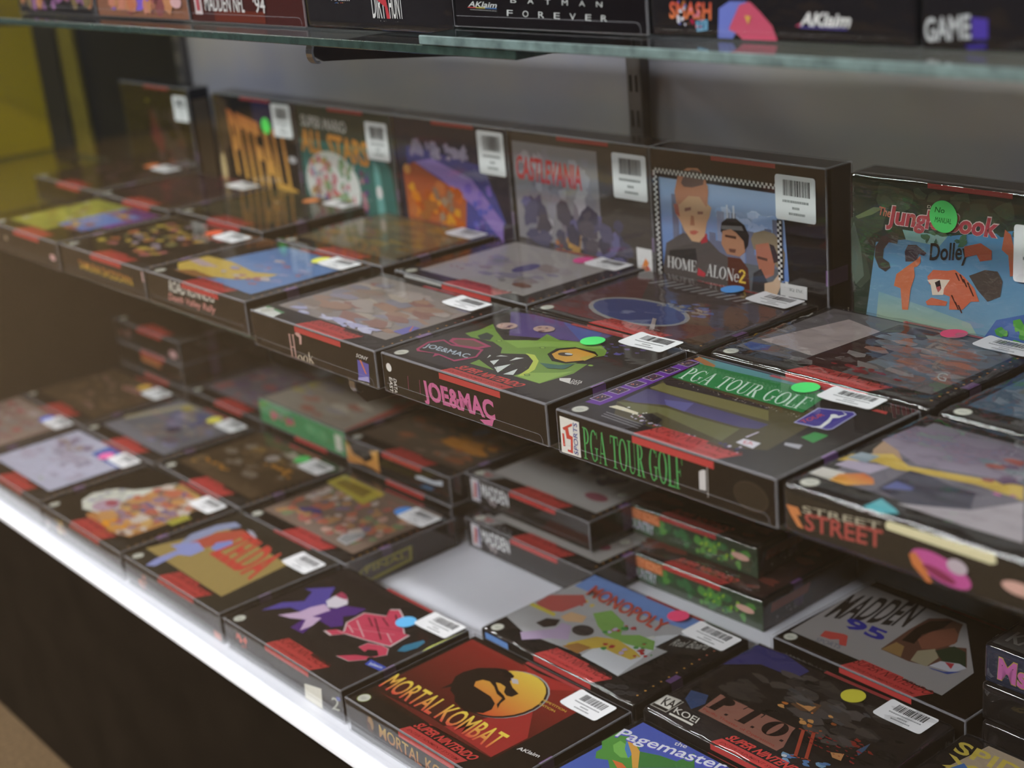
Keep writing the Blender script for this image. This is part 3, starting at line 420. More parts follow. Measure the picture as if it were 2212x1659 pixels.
{"pose":[-0.3075,0.27,0.0,0.0],"stand":1,"label":"upright game box with orange lettering over a white and teal cartoon crowd","group":"game boxes standing upright on the middle shelf","wr":0.25,"seed":18,"base":"201e1e","spine":"201e1d","seal":1,"tag":2,"tab":1,"purple":1,"lab":[135,80,38,38,0],"stk":None,"items":[["p","T","2a3a34",[2.0,2.0,176.0,2.0,176.0,126.0,2.0,126.0]],["p","T","2f7068",[2.0,0.3,176.0,0.3,170.0,70.0,150.0,90.0,2.0,90.0]],["t","T","c8c4c0",[10.0,104.0,86.0,-2.0,0.0,12.0],"SUPER MARIO",0,3],["t","T","e09020>c07818",[4.0,76.0,128.0,-6.0,0.0,26.0],"ALL STARS",0,6],["e","T","d0d4cc",[58.0,44.0,52,36,0]],["s","T","d0d4cc c83850 3f8f50 c8a020 8aa8c8 a06838 4050a0 e0e0d8 c86a7a 5fa060",[73,100,10,8,98,68,11.9,1]],["s","T","4a3038 b88a90 a83040 384088",[74,14,108,20,22,52,9,1]],["p","T","5fa8a0",[140.0,2.0,156.0,2.0,150.0,72.0,140.0,78.0]],["e","T","e0e0dc",[146.0,46.0,5,7,0]]]},
{"pose":[-0.126,0.27,0.0,0.0],"stand":1,"label":"upright game box with flaming orange and violet cover","group":"game boxes standing upright on the middle shelf","wr":0.25,"seed":19,"base":"201e1e","spine":"201e1d","seal":1,"tag":2,"tab":1,"purple":1,"lab":[137,84,38,40,0],"stk":None,"items":[["p","T","2a2a3a",[2.0,2.0,176.0,2.0,176.0,126.0,2.0,126.0]],["p","T","4a52a0>3a3a70",[10.0,20.0,140.0,14.0,166.0,40.0,140.0,90.0,20.0,100.0]],["p","T","c86a28>a04828",[12.0,4.0,100.0,2.0,110.0,60.0,70.0,70.0,30.0,84.0,10.0,76.0]],["p","T","8a70b8",[30.0,84.0,70.0,72.0,120.0,50.0,160.0,20.0,162.0,40.0,120.0,76.0,60.0,90.0]],["s","T","8f8498 787088",[75,24,22,88,96,22,13.6,0.7]],["s","T","e08a28 c85820 e0a830 8a5a38 b86a48 a04028",[76,60,14,4,94,66,15.3,1]],["s","T","a08870 8a6a58",[77,9,55,20,36,44,10,1]],["s","T","5060b8 8068b8 4a3a70",[78,16,105,16,50,60,10,1]],["s","T","d8541c",[79,6,90,6,60,10,7,2]],["e","T","d08838",[18.0,76.0,6,5,0]]]},
{"pose":[0.0555,0.27,0.0,0.0],"stand":1,"label":"upright game box with red title over a grey castle scene","group":"game boxes standing upright on the middle shelf","wr":0.25,"seed":20,"base":"201e1e","spine":"201e1d","seal":1,"tag":2,"tab":1,"purple":1,"lab":[136,82,40,38,0],"stk":None,"items":[["p","T","4a4642",[2.0,2.0,176.0,2.0,176.0,126.0,2.0,126.0]],["p","T","8a888c",[3.0,30.0,115.0,30.0,115.0,118.0,3.0,118.0]],["s","T","a8a8b0 7a7a84 6a6068 8a8890 b8b4b8",[81,40,5,32,106,84,20.4,1]],["t","T","c83838",[6.0,84.0,88.0,-2.0,2.0,22.0],"CASTLEVANIA",0,4],["p","T","b88a48",[62.0,8.0,82.0,8.0,90.0,50.0,74.0,56.0]],["s","T","484858 5a5a70 3a3840 6f6f98 55504f",[82,50,5,4,150,70,20.4,0.7]],["s","T","a87048 9a4038 c09a58",[83,12,46,6,50,30,6,1]],["s","T","5a5aa0 6868b0",[84,12,120,2,30,22,9,1]],["p","T","d8d8d4",[158.0,6.0,176.0,6.0,176.0,42.0,158.0,42.0]],["p","T","e08030",[162.0,24.0,168.0,34.0,172.0,30.0,166.0,22.0]],["p","T","d04830",[163.0,18.0,170.0,28.0,174.0,24.0,168.0,14.0]],["t","T","8a8a88",[159.5,9.0,15.0,0.0,0.0,3.0],"KONAMI",0,0]]},
{"pose":[0.237,0.27,0.0,0.0],"stand":1,"label":"upright game box with checkered border around three heads under blue sky","group":"game boxes standing upright on the middle shelf","wr":0.25,"seed":21,"base":"201e1e","spine":"201e1d","seal":1,"tag":2,"tab":1,"purple":1,"lab":[131.5,86,38,34,0],"stk":None,"items":[["p","T","1e1e20",[2.0,2.0,176.0,2.0,176.0,126.0,2.0,126.0]],["p","T","4a78c0>8fa8c8",[4.1,104.3,131.4,104.3,137.7,83.3,140.5,38.2,105.0,26.6,0.7,21.4]],["s","T","a8bcdc c0d0e4 7fa0d0",[91,24,64,66,72,26,13.6,2]],["p","T","6a7088",[20.0,36.0,27.0,36.0,27.0,92.0,20.0,92.0]],["p","T","6a7088",[30.0,40.0,39.0,40.0,39.0,82.0,30.0,82.0]],["p","T","6a7088",[60.0,30.0,67.0,30.0,67.0,66.0,60.0,66.0]],["p","T","8a94b0",[69.0,38.0,77.0,38.0,77.0,84.0,69.0,84.0]],["p","T","8a94b0",[79.0,42.0,83.0,42.0,83.0,84.0,79.0,84.0]],["p","T","6a7088",[84.5,42.0,89.0,42.0,89.0,84.0,84.5,84.0]],["p","T","8a94b0",[91.0,40.0,97.0,40.0,97.0,72.0,91.0,72.0]],["p","T","6a7088",[98.0,32.0,107.0,32.0,107.0,72.0,98.0,72.0]],["p","T","8a94b0",[109.0,30.0,117.0,30.0,117.0,72.0,109.0,72.0]],["p","T","6a7088",[118.0,32.0,125.0,32.0,125.0,76.0,118.0,76.0]],["p","T","6a7088",[126.0,38.0,132.0,38.0,132.0,84.0,126.0,84.0]],["p","T","6a7088",[66.0,24.0,92.0,24.0,92.0,60.0,66.0,60.0]],["p","T","6a7088",[100.0,24.0,130.0,24.0,130.0,54.0,100.0,54.0]],["p","T","c8d0dc",[79.5,60.0,81.0,60.0,81.0,90.0,79.5,90.0]],["p","T","c8d0dc",[86.0,60.0,88.0,60.0,88.0,90.0,86.0,90.0]],["p","T","5f6468",[12.0,20.0,134.0,20.0,134.0,46.0,12.0,46.0]],["p","T","55504f",[11.5,50.3,31.1,61.4,57.3,60.4,70.6,51.1,82.1,47.5,80.8,22.7,5.0,21.3]],["p","T","343436",[15.3,44.7,44.6,50.4,45.9,38.4,13.9,40.6]],["p","T","b02838",[49.4,61.6,57.6,64.2,58.1,57.5,51.0,55.0]],["p","T","c89a70",[28.6,84.4,28.4,96.4,38.2,104.8,52.3,107.1,61.0,102.9,60.0,88.2,63.8,85.7,61.4,78.0,58.1,73.2,55.5,62.4,49.0,55.9,40.9,55.9,33.3,63.2,28.7,70.9,24.0,77.1,22.3,82.9]],["p","T","b87858",[24.2,94.4,29.4,109.8,39.9,114.9,50.9,115.7,58.4,109.9,61.2,98.5,58.9,85.1,51.4,93.0,39.4,92.4,29.6,84.6,25.5,84.1]],["p","T","6a5450",[31.9,102.0,36.6,110.6,44.9,114.3,52.8,113.7,57.4,108.3,56.0,103.1,43.9,99.6,34.8,99.3]],["p","T","a85848",[22.4,84.1,27.6,84.3,28.9,73.9,23.9,76.3]],["p","T","8a5848",[34.6,82.2,41.8,83.8,41.6,81.1,34.4,79.1]],["p","T","8a5848",[48.6,80.9,54.7,81.6,54.5,79.4,48.5,78.6]],["p","T","b85a48",[38.9,63.9,44.6,65.4,49.1,64.5,44.3,61.3,39.8,61.4]],["p","T","a87050",[41.3,77.0,44.3,76.6,44.9,69.2,39.8,68.6]],["p","T","26262a",[72.6,68.4,74.0,75.2,80.0,79.5,89.6,80.4,97.9,76.1,102.3,68.7,100.9,60.5,95.9,54.7,82.6,55.7]],["p","T","6f6f70",[73.8,73.0,95.0,75.0,96.8,71.6,73.7,70.0]],["p","T","b07a58",[74.6,68.6,83.4,71.3,89.0,69.1,96.4,63.5,97.8,55.0,91.9,50.4,78.4,50.7,73.0,58.1]],["p","T","4a3028",[77.3,66.1,88.9,66.2,88.8,63.9,77.2,64.2]],["p","T","6a4438",[80.6,55.4,88.3,55.8,87.2,52.7,81.4,52.6]],["p","T","5a3028",[79.3,48.6,92.8,49.1,100.0,42.1,101.1,25.2,77.8,22.9]],["p","T","8a7a60",[104.0,66.0,107.1,71.5,117.4,74.7,127.4,73.5,134.4,68.1,137.7,59.3,136.4,47.6,129.1,47.2,123.1,57.2,106.5,58.4]],["p","T","b06a50",[108.5,62.3,121.6,65.6,124.1,58.7,127.4,50.6,126.1,41.0,117.6,36.7,112.2,41.0,109.0,52.2]],["p","T","3a3034",[122.5,65.0,127.0,64.2,133.0,52.8,126.5,50.4]],["p","T","5a3830",[110.0,53.8,120.2,53.1,120.1,50.9,109.9,51.6]],["p","T","38383c",[103.0,24.8,105.6,39.3,113.3,44.1,119.4,34.8,117.1,24.9]],["p","T","c8a888",[116.5,32.9,125.0,35.7,132.6,44.2,132.2,32.5,128.2,24.6,116.1,24.0]],["k","T","d0d0cc",[0.8,17,6,94,2.1]],["k","T","d0d0cc",[1,107.5,132,5,2.1]],["t","T","dcdcd8",[11.6,30.1,32.7,0.4,0.7,9.5],"HOME",1,1],["p","T","c03040",[45.2,28.4,46.6,34.7,54.5,31.3,53.3,28.1]],["t","T","dcdcd8",[54.9,29.5,34.9,-0.1,1.6,10.1],"ALONe",1,1],["t","T","e8c020",[89.4,29.3,8.1,0.2,0.5,10.9],"2",1,1],["s","T","a8a4a0",[92,24,12,23,70,2,1,2]],["k","T","d0d0cc",[131,38,5,47,2.1]],["p","T","c8c8c4",[132.8,36.2,158.7,36.8,158.4,26.8,132.4,26.4]],["t","T","5a5a58",[136.7,31.1,18.8,0.2,0.1,2.5],"THQ INC",1,0.5],["p","T","c8c8c4",[137.5,24.0,140.5,24.0,140.5,38.0,137.5,38.0]],["t","R","a8a8a4",[19.0,6.0,0.0,84.0,-11.0,0.0],"HOME ALONE 2",0,1]]},
{"pose":[0.4365,0.27,0.0,0.0],"stand":1,"label":"upright game box with red title over a blue and green jungle scene","group":"game boxes standing upright on the middle shelf","wr":0.9,"seed":22,"base":"201e1e","spine":"201e1d","seal":1,"tag":2,"tab":1,"purple":1,"lab":[134,70,38,38,0],"stk":["38a850",80,106,11],"items":[["p","T","1f2a24",[2.0,2.0,176.0,2.0,176.0,126.0,2.0,126.0]],["p","T","2a3a30",[2.0,8.0,176.0,8.0,176.0,124.0,2.0,124.0]],["p","T","6f98a8>3f88b8",[10.0,8.0,176.0,8.0,176.0,98.0,140.0,104.0,60.0,88.0,22.0,80.0]],["p","T","b0bc80>6fa0a8",[20.0,8.0,90.0,8.0,110.0,20.0,100.0,34.0,60.0,40.0,24.0,44.0]],["p","T","3f68a8",[100.0,10.0,176.0,10.0,176.0,60.0,120.0,40.0]],["p","T","7fb0ac",[44.7,91.9,81.6,92.1,74.9,84.2,47.5,85.1]],["p","T","3a4a3c",[0.2,94.5,22.1,105.1,30.7,102.0,27.7,89.7,19.0,84.9,11.5,75.3,17.1,52.8,8.1,43.8,0.2,48.2]],["p","T","55685a",[0.2,85.8,2.9,92.5,8.6,74.9,11.2,53.7,3.7,46.2,0.2,54.8]],["s","T","30463a 3a5040 223028 44584a",[101,40,8,94,160,30,15.3,1.5]],["p","T","6a7a50",[4.5,96.4,20.7,105.0,29.3,105.4,19.2,99.4,6.7,94.8]],["s","T","3f6a50 2f5a48",[107,10,60,84,40,12,5,0.4]],["t","T","e0c0c0",[29.7,89.9,89.8,1.7,3.9,18.4],"Jungle Book",0,9],["t","T","b83848",[30.6,90.6,87.9,1.3,3.8,17.1],"Jungle Book",0,6],["t","T","c86a50",[24.2,100.0,10.4,-0.8,1.5,6.2],"The",0,3],["t","T","b8b8a8",[65.0,109.1,12.5,-0.2,0.7,2.7],"Disney",0,0],["t","T","1a1a1e",[66.9,69.5,31.3,4.8,1.3,16.1],"Dolley",0,3],["p","T","3f3a38",[21.8,76.8,27.7,84.8,36.3,89.6,41.9,88.0,40.5,81.2,33.4,81.4,29.0,76.0,28.2,69.2,33.3,66.9,34.7,63.4,30.3,59.7,24.6,61.9,21.0,69.3]],["p","T","403640",[46.8,76.7,49.6,81.9,56.5,82.8,64.8,78.1,62.7,76.0,58.6,76.6,56.5,71.0,47.5,69.6]],["p","T","c86a3c",[56.5,72.1,60.0,75.6,60.0,70.9,57.2,67.5,54.5,66.5,55.2,60.0,51.7,50.9,49.5,35.0,44.5,34.2,43.2,49.6,37.5,50.5,39.7,59.3,47.5,65.4]],["p","T","c8603a",[65.5,61.6,70.3,67.1,81.8,68.2,87.7,69.8,95.0,66.2,103.0,59.3,107.0,50.7,100.5,49.6,94.0,42.8,83.3,41.0,83.9,50.3,75.1,51.8,66.9,57.0]],["p","T","d8c8b0",[65.5,59.2,71.7,60.8,83.8,62.1,79.2,55.4,78.5,50.6,69.7,49.1,68.3,56.7]],["p","T","c8603a",[64.2,43.4,69.0,47.2,81.9,46.4,80.6,43.2,65.6,41.2]],["p","T","4a2418",[87.8,67.7,89.2,67.9,91.8,62.8,90.9,62.5]],["p","T","4a2418",[91.1,67.1,92.5,67.3,95.1,62.1,94.2,61.8]],["p","T","4a2418",[93.7,64.3,95.2,64.5,97.7,59.4,96.8,59.0]],["p","T","4a2418",[97.1,62.5,98.5,62.7,101.0,57.6,100.1,57.2]],["p","T","4a2418",[99.1,58.7,100.5,58.9,103.1,53.8,102.1,53.5]],["p","T","4a2418",[84.6,51.6,86.0,51.8,88.6,46.6,87.7,46.3]],["p","T","4a2418",[87.3,47.3,88.8,47.6,91.3,42.4,90.4,42.0]],["p","T","4a2418",[90.0,45.4,91.4,45.6,94.0,40.5,93.1,40.1]],["p","T","2a1614",[71.7,58.4,75.8,60.8,77.1,55.1,74.5,51.7]],["p","T","b04848",[72.7,55.0,76.1,56.7,76.5,53.8,74.5,52.0]],["p","T","4a423c",[98.9,67.4,111.1,73.3,120.7,73.7,124.6,67.4,122.9,56.8,113.4,51.8,105.6,58.6]],["p","T","a84a30",[94.8,87.0,107.6,91.1,116.0,87.2,116.1,80.9,107.2,78.5,104.6,82.7,95.5,79.6]],["p","T","b85a38",[125.7,102.6,130.1,99.8,132.8,89.6,133.2,72.8,130.1,71.7,128.5,85.6,123.5,88.8]],["p","T","b85a38",[130.0,6.0,134.0,8.0,132.0,20.0]],["s","T","2f7a38 4f9a40 1f5a30 6ab048",[105,40,24,0.5,140,16,15.3,1.6]],["s","T","4f9a40 6ab048 3a8a40",[106,16,118,10,40,40,9,1.4]],["p","T","1f3a26",[0.3,0.3,176.0,0.3,176.0,6.0,60.0,9.0,20.0,16.0,0.3,14.0]]],"hand":["No","MANUAL"]},
{"pose":[0.622,0.27,0.0,0.0],"stand":1,"label":"upright dark game box at the right edge, right of the jungle box","group":"game boxes standing upright on the middle shelf","wr":0.25,"seed":23,"base":"201e1e","spine":"201e1d","seal":1,"tag":2,"tab":1,"purple":1,"lab":None,"stk":None,"items":[]},
{"pose":[-0.722,-0.068,-0.2634,0.0],"stand":0,"label":"game box with pale pinkish cover and blue sticker, leftmost on the bottom deck front row","group":"game boxes in the front row of the bottom deck","wr":0.25,"seed":24,"base":"201e1e","spine":"201e1d","seal":1,"tag":2,"tab":1,"purple":1,"lab":[129,102.5,39,23,0],"stk":["4a68c8",122,112],"items":[["p","T","9a8478",[5.0,20.0,160.0,20.0,160.0,124.0,5.0,124.0]],["s","T","a88c80 8f7068 b8b0ac a84848 8a8a88",[111,36,8,22,150,98,22.1,2]]]},
{"pose":[-0.537,-0.07,-0.2634,0.5],"stand":0,"label":"game box with snowy white cover, blue patch and bright pink sticker","group":"game boxes in the front row of the bottom deck","wr":0.25,"seed":25,"base":"201e1e","spine":"201e1d","seal":1,"tag":2,"tab":1,"purple":1,"lab":[128,101,39,23,0],"stk":["e85088",117,106],"items":[["p","T","b8b8cc",[6.0,20.0,158.0,20.0,158.0,124.0,6.0,124.0]],["p","T","3f68b8",[88.0,124.0,90.0,100.0,120.0,98.0,158.0,100.0,158.0,124.0]],["s","T","a8a0b0 c8c8dc 8f8898 b0a8b8",[112,36,8,24,145,74,23.8,2]],["s","T","8a7a98 a89890",[113,14,14,84,70,34,15.3,2]],["s","T","8aa848",[3,2,108,26,20,6,6,1]]]},
{"pose":[-0.3485,-0.069,-0.2634,0.7],"stand":0,"label":"game box with white and orange cartoon cover, left of the plain gold cover","group":"game boxes in the front row of the bottom deck","wr":0.25,"seed":26,"base":"201e1e","spine":"201e1d","seal":1,"tag":2,"tab":1,"purple":1,"lab":[128,101,39,23,0],"stk":None,"items":[["p","T","c07a38>b08a48",[60.0,20.0,110.0,10.0,150.0,24.0,152.0,70.0,140.0,120.0,70.0,124.0,76.0,80.0]],["p","T","d4d4c4",[14.0,50.0,22.0,34.0,44.0,24.0,70.0,30.0,84.0,52.0,78.0,80.0,70.0,92.0,66.0,124.0,56.0,100.0,44.0,84.0,24.0,72.0]],["s","T","c8843c c8603c 4a5a98 b84a3c d8b058 d8d4c8 8a789a d09848 6a5a50",[114,130,58,14,96,108,20.4,1.5]],["s","T","c8c8b8 a8a8b8 d8d8cc 8a8a98",[115,20,18,30,56,48,9,1]],["e","T","b898a8",[58.0,44.0,16,14,0]],["e","T","a84a58",[58.0,50.0,9,6,0]],["s","T","e0982c",[9,12,90,16,50,20,8,1]],["p","T","a8a028",[148.0,64.0,162.0,64.0,162.0,86.0,148.0,86.0]],["s","F","c88838 c8a848",[4,12,26,4,26,20,6,1]],["t","F","d8a088",[4.0,4.0,6.0,0.0,0.0,8.0],"T",0,0]]},
{"pose":[-0.161,-0.0667,-0.2634,0.9],"stand":0,"label":"game box with plain gold cover, red slanted title and silver sword","group":"game boxes in the front row of the bottom deck","wr":0.25,"seed":27,"base":"201e1e","spine":"201e1d","seal":1,"tag":2,"tab":1,"purple":1,"lab":[134.5,90.5,38.5,24.5,0],"stk":None,"items":[["p","T","33302a",[2.0,2.0,176.0,2.0,176.0,126.0,2.0,126.0]],["p","T","a08848",[0.8,21.6,24.5,98.0,144.6,93.1,142.1,91.3,150.0,18.4]],["p","T","8f98b8",[20.4,45.9,7.6,66.4,9.2,94.8,17.7,110.8,32.5,109.0,22.3,87.2,30.0,62.4,33.6,43.7]],["p","T","b85038",[24.1,48.9,25.5,85.4,38.9,105.2,50.2,105.4,56.8,84.3,45.0,57.3]],["p","T","8f98d0",[35.8,3.4,30.6,15.8,29.9,40.7,14.3,40.9,19.6,49.7,30.0,62.4,50.5,57.6,52.0,41.8,39.3,35.6,44.5,8.5]],["p","T","8090d0",[52.3,63.3,46.2,73.5,53.7,86.1,61.5,81.5,63.2,63.7]],["p","T","a8a8b8",[42.7,108.2,50.8,110.3,67.0,105.6,67.6,101.8]],["t","T","c84030",[61.8,56.1,79.5,-3.8,-15.0,48.7],"ZELDA",0,5],["s","F","b86848",[5,6,20,4,22,18,6,1]],["p","F","b86040",[164.0,2.0,176.0,2.0,176.0,8.0,164.0,9.0]]]},
{"pose":[0.0275,-0.0645,-0.2634,0.6],"stand":0,"label":"black game box with big pink scripted title, violet figure and yellow strip","group":"game boxes in the front row of the bottom deck","wr":0.25,"seed":28,"base":"201e1e","spine":"201e1d","seal":1,"tag":2,"tab":1,"purple":1,"lab":[136,102,40,24,2.5],"stk":["4a9ae0",129,99],"items":[["p","T","2c2828",[2.0,2.0,176.0,2.0,176.0,126.0,2.0,126.0]],["p","T","54489a",[11.9,29.1,13.2,48.7,26.7,63.9,16.9,78.3,6.4,77.0,25.6,97.1,35.0,86.0,52.5,71.1,56.4,52.7,27.1,49.4]],["p","T","54307a",[51.6,55.8,60.6,81.7,81.0,91.8,83.1,79.1,77.2,70.5,91.0,61.1,85.2,52.6,65.3,53.2,76.0,30.8,58.5,29.6]],["p","T","c8a8c8",[31.0,34.5,40.8,50.2,40.9,61.2,45.5,72.5,59.4,69.7,56.4,52.7,65.0,56.5,70.6,43.5,69.4,32.0,57.0,46.0,44.2,38.6]],["p","T","d8d0d8",[41.7,76.7,39.4,87.8,51.7,92.6,61.4,86.0,60.0,75.7,52.5,71.1]],["p","T","a83858",[39.4,87.8,37.5,95.7,45.7,95.0,55.3,90.1,46.3,88.1]],["p","T","c8b0b0",[85.1,45.0,91.3,52.3,100.3,54.5,88.0,66.1,85.4,86.4,105.5,96.1,98.0,104.9,104.6,110.5,122.2,102.9,136.4,107.6,137.9,99.8,130.4,95.1,142.9,87.6,148.3,88.6,151.4,66.5,126.8,59.3,103.7,53.8,96.5,43.9]],["p","T","c83a58",[86.7,46.9,92.6,53.8,101.1,55.9,89.5,66.8,87.0,86.0,106.0,95.1,98.9,103.4,105.1,108.7,121.7,101.5,135.1,106.0,136.6,98.6,129.5,94.2,141.3,87.1,146.4,88.1,149.3,67.2,126.1,60.4,104.3,55.2,97.5,45.9]],["p","T","d8a8ac",[92.9,64.5,93.9,65.3,108.1,60.2,107.2,59.5]],["p","T","d8a8ac",[91.7,74.0,92.6,74.8,121.7,61.7,120.8,61.0]],["p","T","3a2226",[94.8,83.8,95.7,84.6,111.8,77.3,110.9,76.5]],["p","T","3a2226",[100.1,86.5,101.0,87.3,135.9,68.9,135.0,68.1]],["p","T","3a2226",[105.2,90.9,106.1,91.7,122.4,86.4,121.5,85.6]],["p","T","d8a8ac",[130.3,77.7,131.2,78.5,147.0,71.8,146.1,71.1]],["p","T","3a2226",[109.3,101.6,110.3,102.4,126.2,93.2,125.3,92.4]],["p","T","d8a8ac",[100.6,62.4,101.5,63.2,138.3,81.2,137.5,80.4]],["p","T","3a2226",[105.3,73.3,106.2,74.1,137.9,89.4,137.0,88.6]],["p","T","d8a8ac",[94.2,52.7,95.1,53.5,103.2,54.3,102.3,53.5]],["p","T","c8b0b0",[131.4,48.7,131.9,57.9,144.4,63.5,152.8,63.9,160.4,56.9,155.6,47.7,140.3,39.3,129.3,28.0,144.9,29.9,153.8,41.0,151.5,44.1,156.4,51.7,147.9,56.2,140.7,51.7,142.0,47.7]],["p","T","c83a58",[131.9,48.7,132.4,57.5,144.4,62.9,152.5,63.3,159.8,56.6,155.2,47.7,140.5,39.7,129.9,28.8,144.9,30.6,153.5,41.3,151.3,44.3,156.0,51.6,147.8,55.9,140.9,51.6,142.1,47.7]],["p","T","2c7a98",[161.4,66.2,158.1,74.8,163.5,91.2,167.6,89.7,169.9,80.1,167.3,69.6]],["p","T","c8d028",[177.3,80.0,175.7,86.7,177.8,122.8,177.8,121.6,177.8,81.7,177.8,79.1]],["p","T","3a50b0",[158.6,36.2,156.3,43.8,176.0,45.0,177.1,38.2]],["t","T","d8e0e8",[161.6,37.2,14.0,2.8,-2.7,4.1],"Jaleco",0,1],["p","T","8a3a9a",[177.8,49.6,177.8,63.6,177.8,62.5,177.8,49.1]],["s","F","c85848",[123,9,13,10,30,13,6,1]],["p","F","d0ccb8",[124.2,14.4,150.2,19.9,147.4,0.2,122.4,0.2]],["t","F","a8a898",[162.6,6.8,11.5,2.6,1.6,11.7],"2",0,1.5],["p","F","4a58a0",[171.4,21.4,177.1,23.0,177.4,19.8,171.7,18.1]]]},
{"pose":[0.2175,-0.0649,-0.2634,1.2],"stand":0,"label":"game box with red and black cover, round dragon emblem and fiery lettering","group":"game boxes in the front row of the bottom deck","wr":0.25,"seed":29,"base":"201e1e","spine":"201e1d","seal":2,"tag":1,"tab":1,"purple":1,"lab":[130.5,101,38,23.5,0],"stk":None,"items":[["p","T","2a2422",[2.0,2.0,176.0,2.0,176.0,126.0,2.0,126.0]],["p","T","2e2420>8a2a24",[4.0,16.0,148.0,16.0,148.0,121.0,4.0,121.0]],["p","T","a02c28",[145.4,22.2,146.6,55.8,101.9,104.6,131.3,126.1,84.2,120.8,63.9,122.6,74.3,119.2,106.6,64.0,98.3,33.1,80.1,18.7,75.3,20.7]],["p","T","6a2824",[9.4,22.0,70.6,26.0,145.9,22.6,144.9,21.8,76.3,20.0]],["e","T","9f9f9c",[88.5,84.0,34.5,33.5,0]],["e","T","3a2c26",[88.0,83.4,34,33,0]],["e","T","c8441c>d8b820",[86.5,84.0,33,32,0]],["p","T","2b2321",[39.4,75.3,38.9,83.5,43.2,95.1,53.7,104.2,61.1,107.9,68.3,107.1,74.4,105.5,77.7,98.1,86.1,93.5,96.4,90.8,95.7,84.4,91.3,83.0,85.9,85.0,81.1,90.8,74.1,91.5,70.5,90.1,80.9,84.0,89.7,81.7,94.6,79.3,96.3,72.7,100.4,66.6,95.2,70.1,91.6,78.4,83.8,79.8,74.4,85.1,65.9,87.8,59.7,85.9,57.6,80.6,61.6,75.6,70.7,75.1,83.1,74.3,93.3,70.0,97.9,62.8,96.7,55.3,84.8,48.1,68.1,51.4,61.2,56.9,52.6,59.5,49.1,63.1,44.9,56.1,45.5,66.8]],["p","T","b8b0b0",[74.3,102.0,80.4,103.8,85.8,100.0,81.3,97.7]],["t","T","d83038>e8d020",[4.6,26.3,133.5,1.1,-2.9,21.7],"MORTAL KOMBAT",3,2],["t","T","d8a828",[110.9,95.8,31.4,0.6,-0.8,2.4],"COMPETITION",0,1],["t","T","d8a828",[118.0,90.4,18.2,0.7,-1.5,2.5],"EDITION",0,1],["t","T","dcd8d4",[151.7,40.7,19.4,3.3,-0.4,3.8],"AKlaim",0,2.5],["e","F","4a2c20",[28.6,17.2,4.6,7,0]],["e","F","8a6428",[30.1,19.0,3.6,5.6,0]],["e","F","4a3020",[27.6,14.9,2.6,4,0]],["t","F","a83c30>b89a28",[40.6,12.0,109.4,-7.0,1.0,11.0],"MORTAL KOMBAT",3,1.5]]},
{"pose":[0.405,-0.06,-0.2634,0.0],"stand":0,"label":"game box with blue cover, green leafy shapes and white storybook lettering","group":"game boxes in the front row of the bottom deck","wr":0.5,"seed":30,"base":"201e1e","spine":"201e1d","seal":1,"tag":2,"tab":0,"purple":1,"lab":None,"stk":None,"items":[["p","T","4a68b8>4858a8",[2.0,2.0,170.0,2.0,158.0,124.0,4.0,124.0]],["p","T","4f9038",[12.4,69.8,6.8,75.7,6.7,81.3,0.2,87.0,0.2,95.6,0.2,99.6,0.2,106.6,10.4,107.8,14.5,101.4,24.6,100.7,41.7,81.0,28.3,68.5,20.3,74.3]],["p","T","6fb048",[9.3,89.4,9.3,96.6,19.0,95.6,29.9,86.0,24.5,82.3,15.8,84.1]],["p","T","4a80b8",[13.1,98.7,16.4,98.9,27.8,89.6,29.0,85.2,19.1,91.4]],["p","T","d09830",[10.1,101.6,15.8,102.6,29.1,96.4,43.4,82.6,39.6,79.1,26.3,91.0]],["p","T","d86a28",[22.5,76.3,30.5,78.2,36.7,76.3,32.1,72.0]],["p","T","3f7a3a",[29.1,96.4,42.9,102.3,56.4,105.1,58.2,120.6,70.5,107.9,42.5,81.8]],["t","T","5a58c0",[3.2,93.2,84.8,19.8,-2.4,14.3],"Pagemaster",0,3.5],["t","T","d4d6e0",[2.6,94.4,84.8,19.8,-2.4,14.3],"Pagemaster",0,2],["t","T","d0d0d8",[40.3,118.1,9.6,2.5,-1.3,4.5],"the",0,1.5]]},
{"pose":[-0.722,0.064,-0.2634,0.0],"stand":0,"label":"game box with smoky brown cover, leftmost in the bottom deck second row","group":"game boxes in the second row of the bottom deck","wr":0.25,"seed":31,"base":"201e1e","spine":"201e1d","seal":1,"tag":2,"tab":1,"purple":1,"lab":[134,98,38,25,0],"stk":["b08828",116,112],"items":[["p","T","4f4030",[5.0,20.0,165.0,20.0,165.0,124.0,5.0,124.0]],["s","T","5f4c38 6a584c 4a3828 7a6058",[131,30,8,22,150,98,22.1,2]],["s","T","8a6058 9a7068",[132,10,80,88,80,20,15.3,3]]]},
{"pose":[-0.536,0.062,-0.2634,0.3],"stand":0,"label":"game box with cream band on grey-blue cover and yellow sticker","group":"game boxes in the second row of the bottom deck","wr":0.25,"seed":32,"base":"201e1e","spine":"201e1d","seal":1,"tag":2,"tab":1,"purple":1,"lab":[129,102.5,39,23,0],"stk":["c8b828",114,112],"items":[["p","T","6f7078",[8.0,20.0,163.0,20.0,163.0,124.0,8.0,124.0]],["p","T","a89c80",[4.0,52.0,14.0,44.0,40.0,110.0,66.0,122.0,30.0,122.0]],["p","T","5a6088",[40.0,100.0,80.0,60.0,120.0,96.0,90.0,120.0]],["s","T","8a7a70 6a5860 7f80a0 8f8880 5a607a",[134,40,40,24,115,96,20.4,1.6]],["e","T","4a4058",[100.0,66.0,9,9,0]],["e","T","a89828",[48.0,112.0,9,7,0]]]},
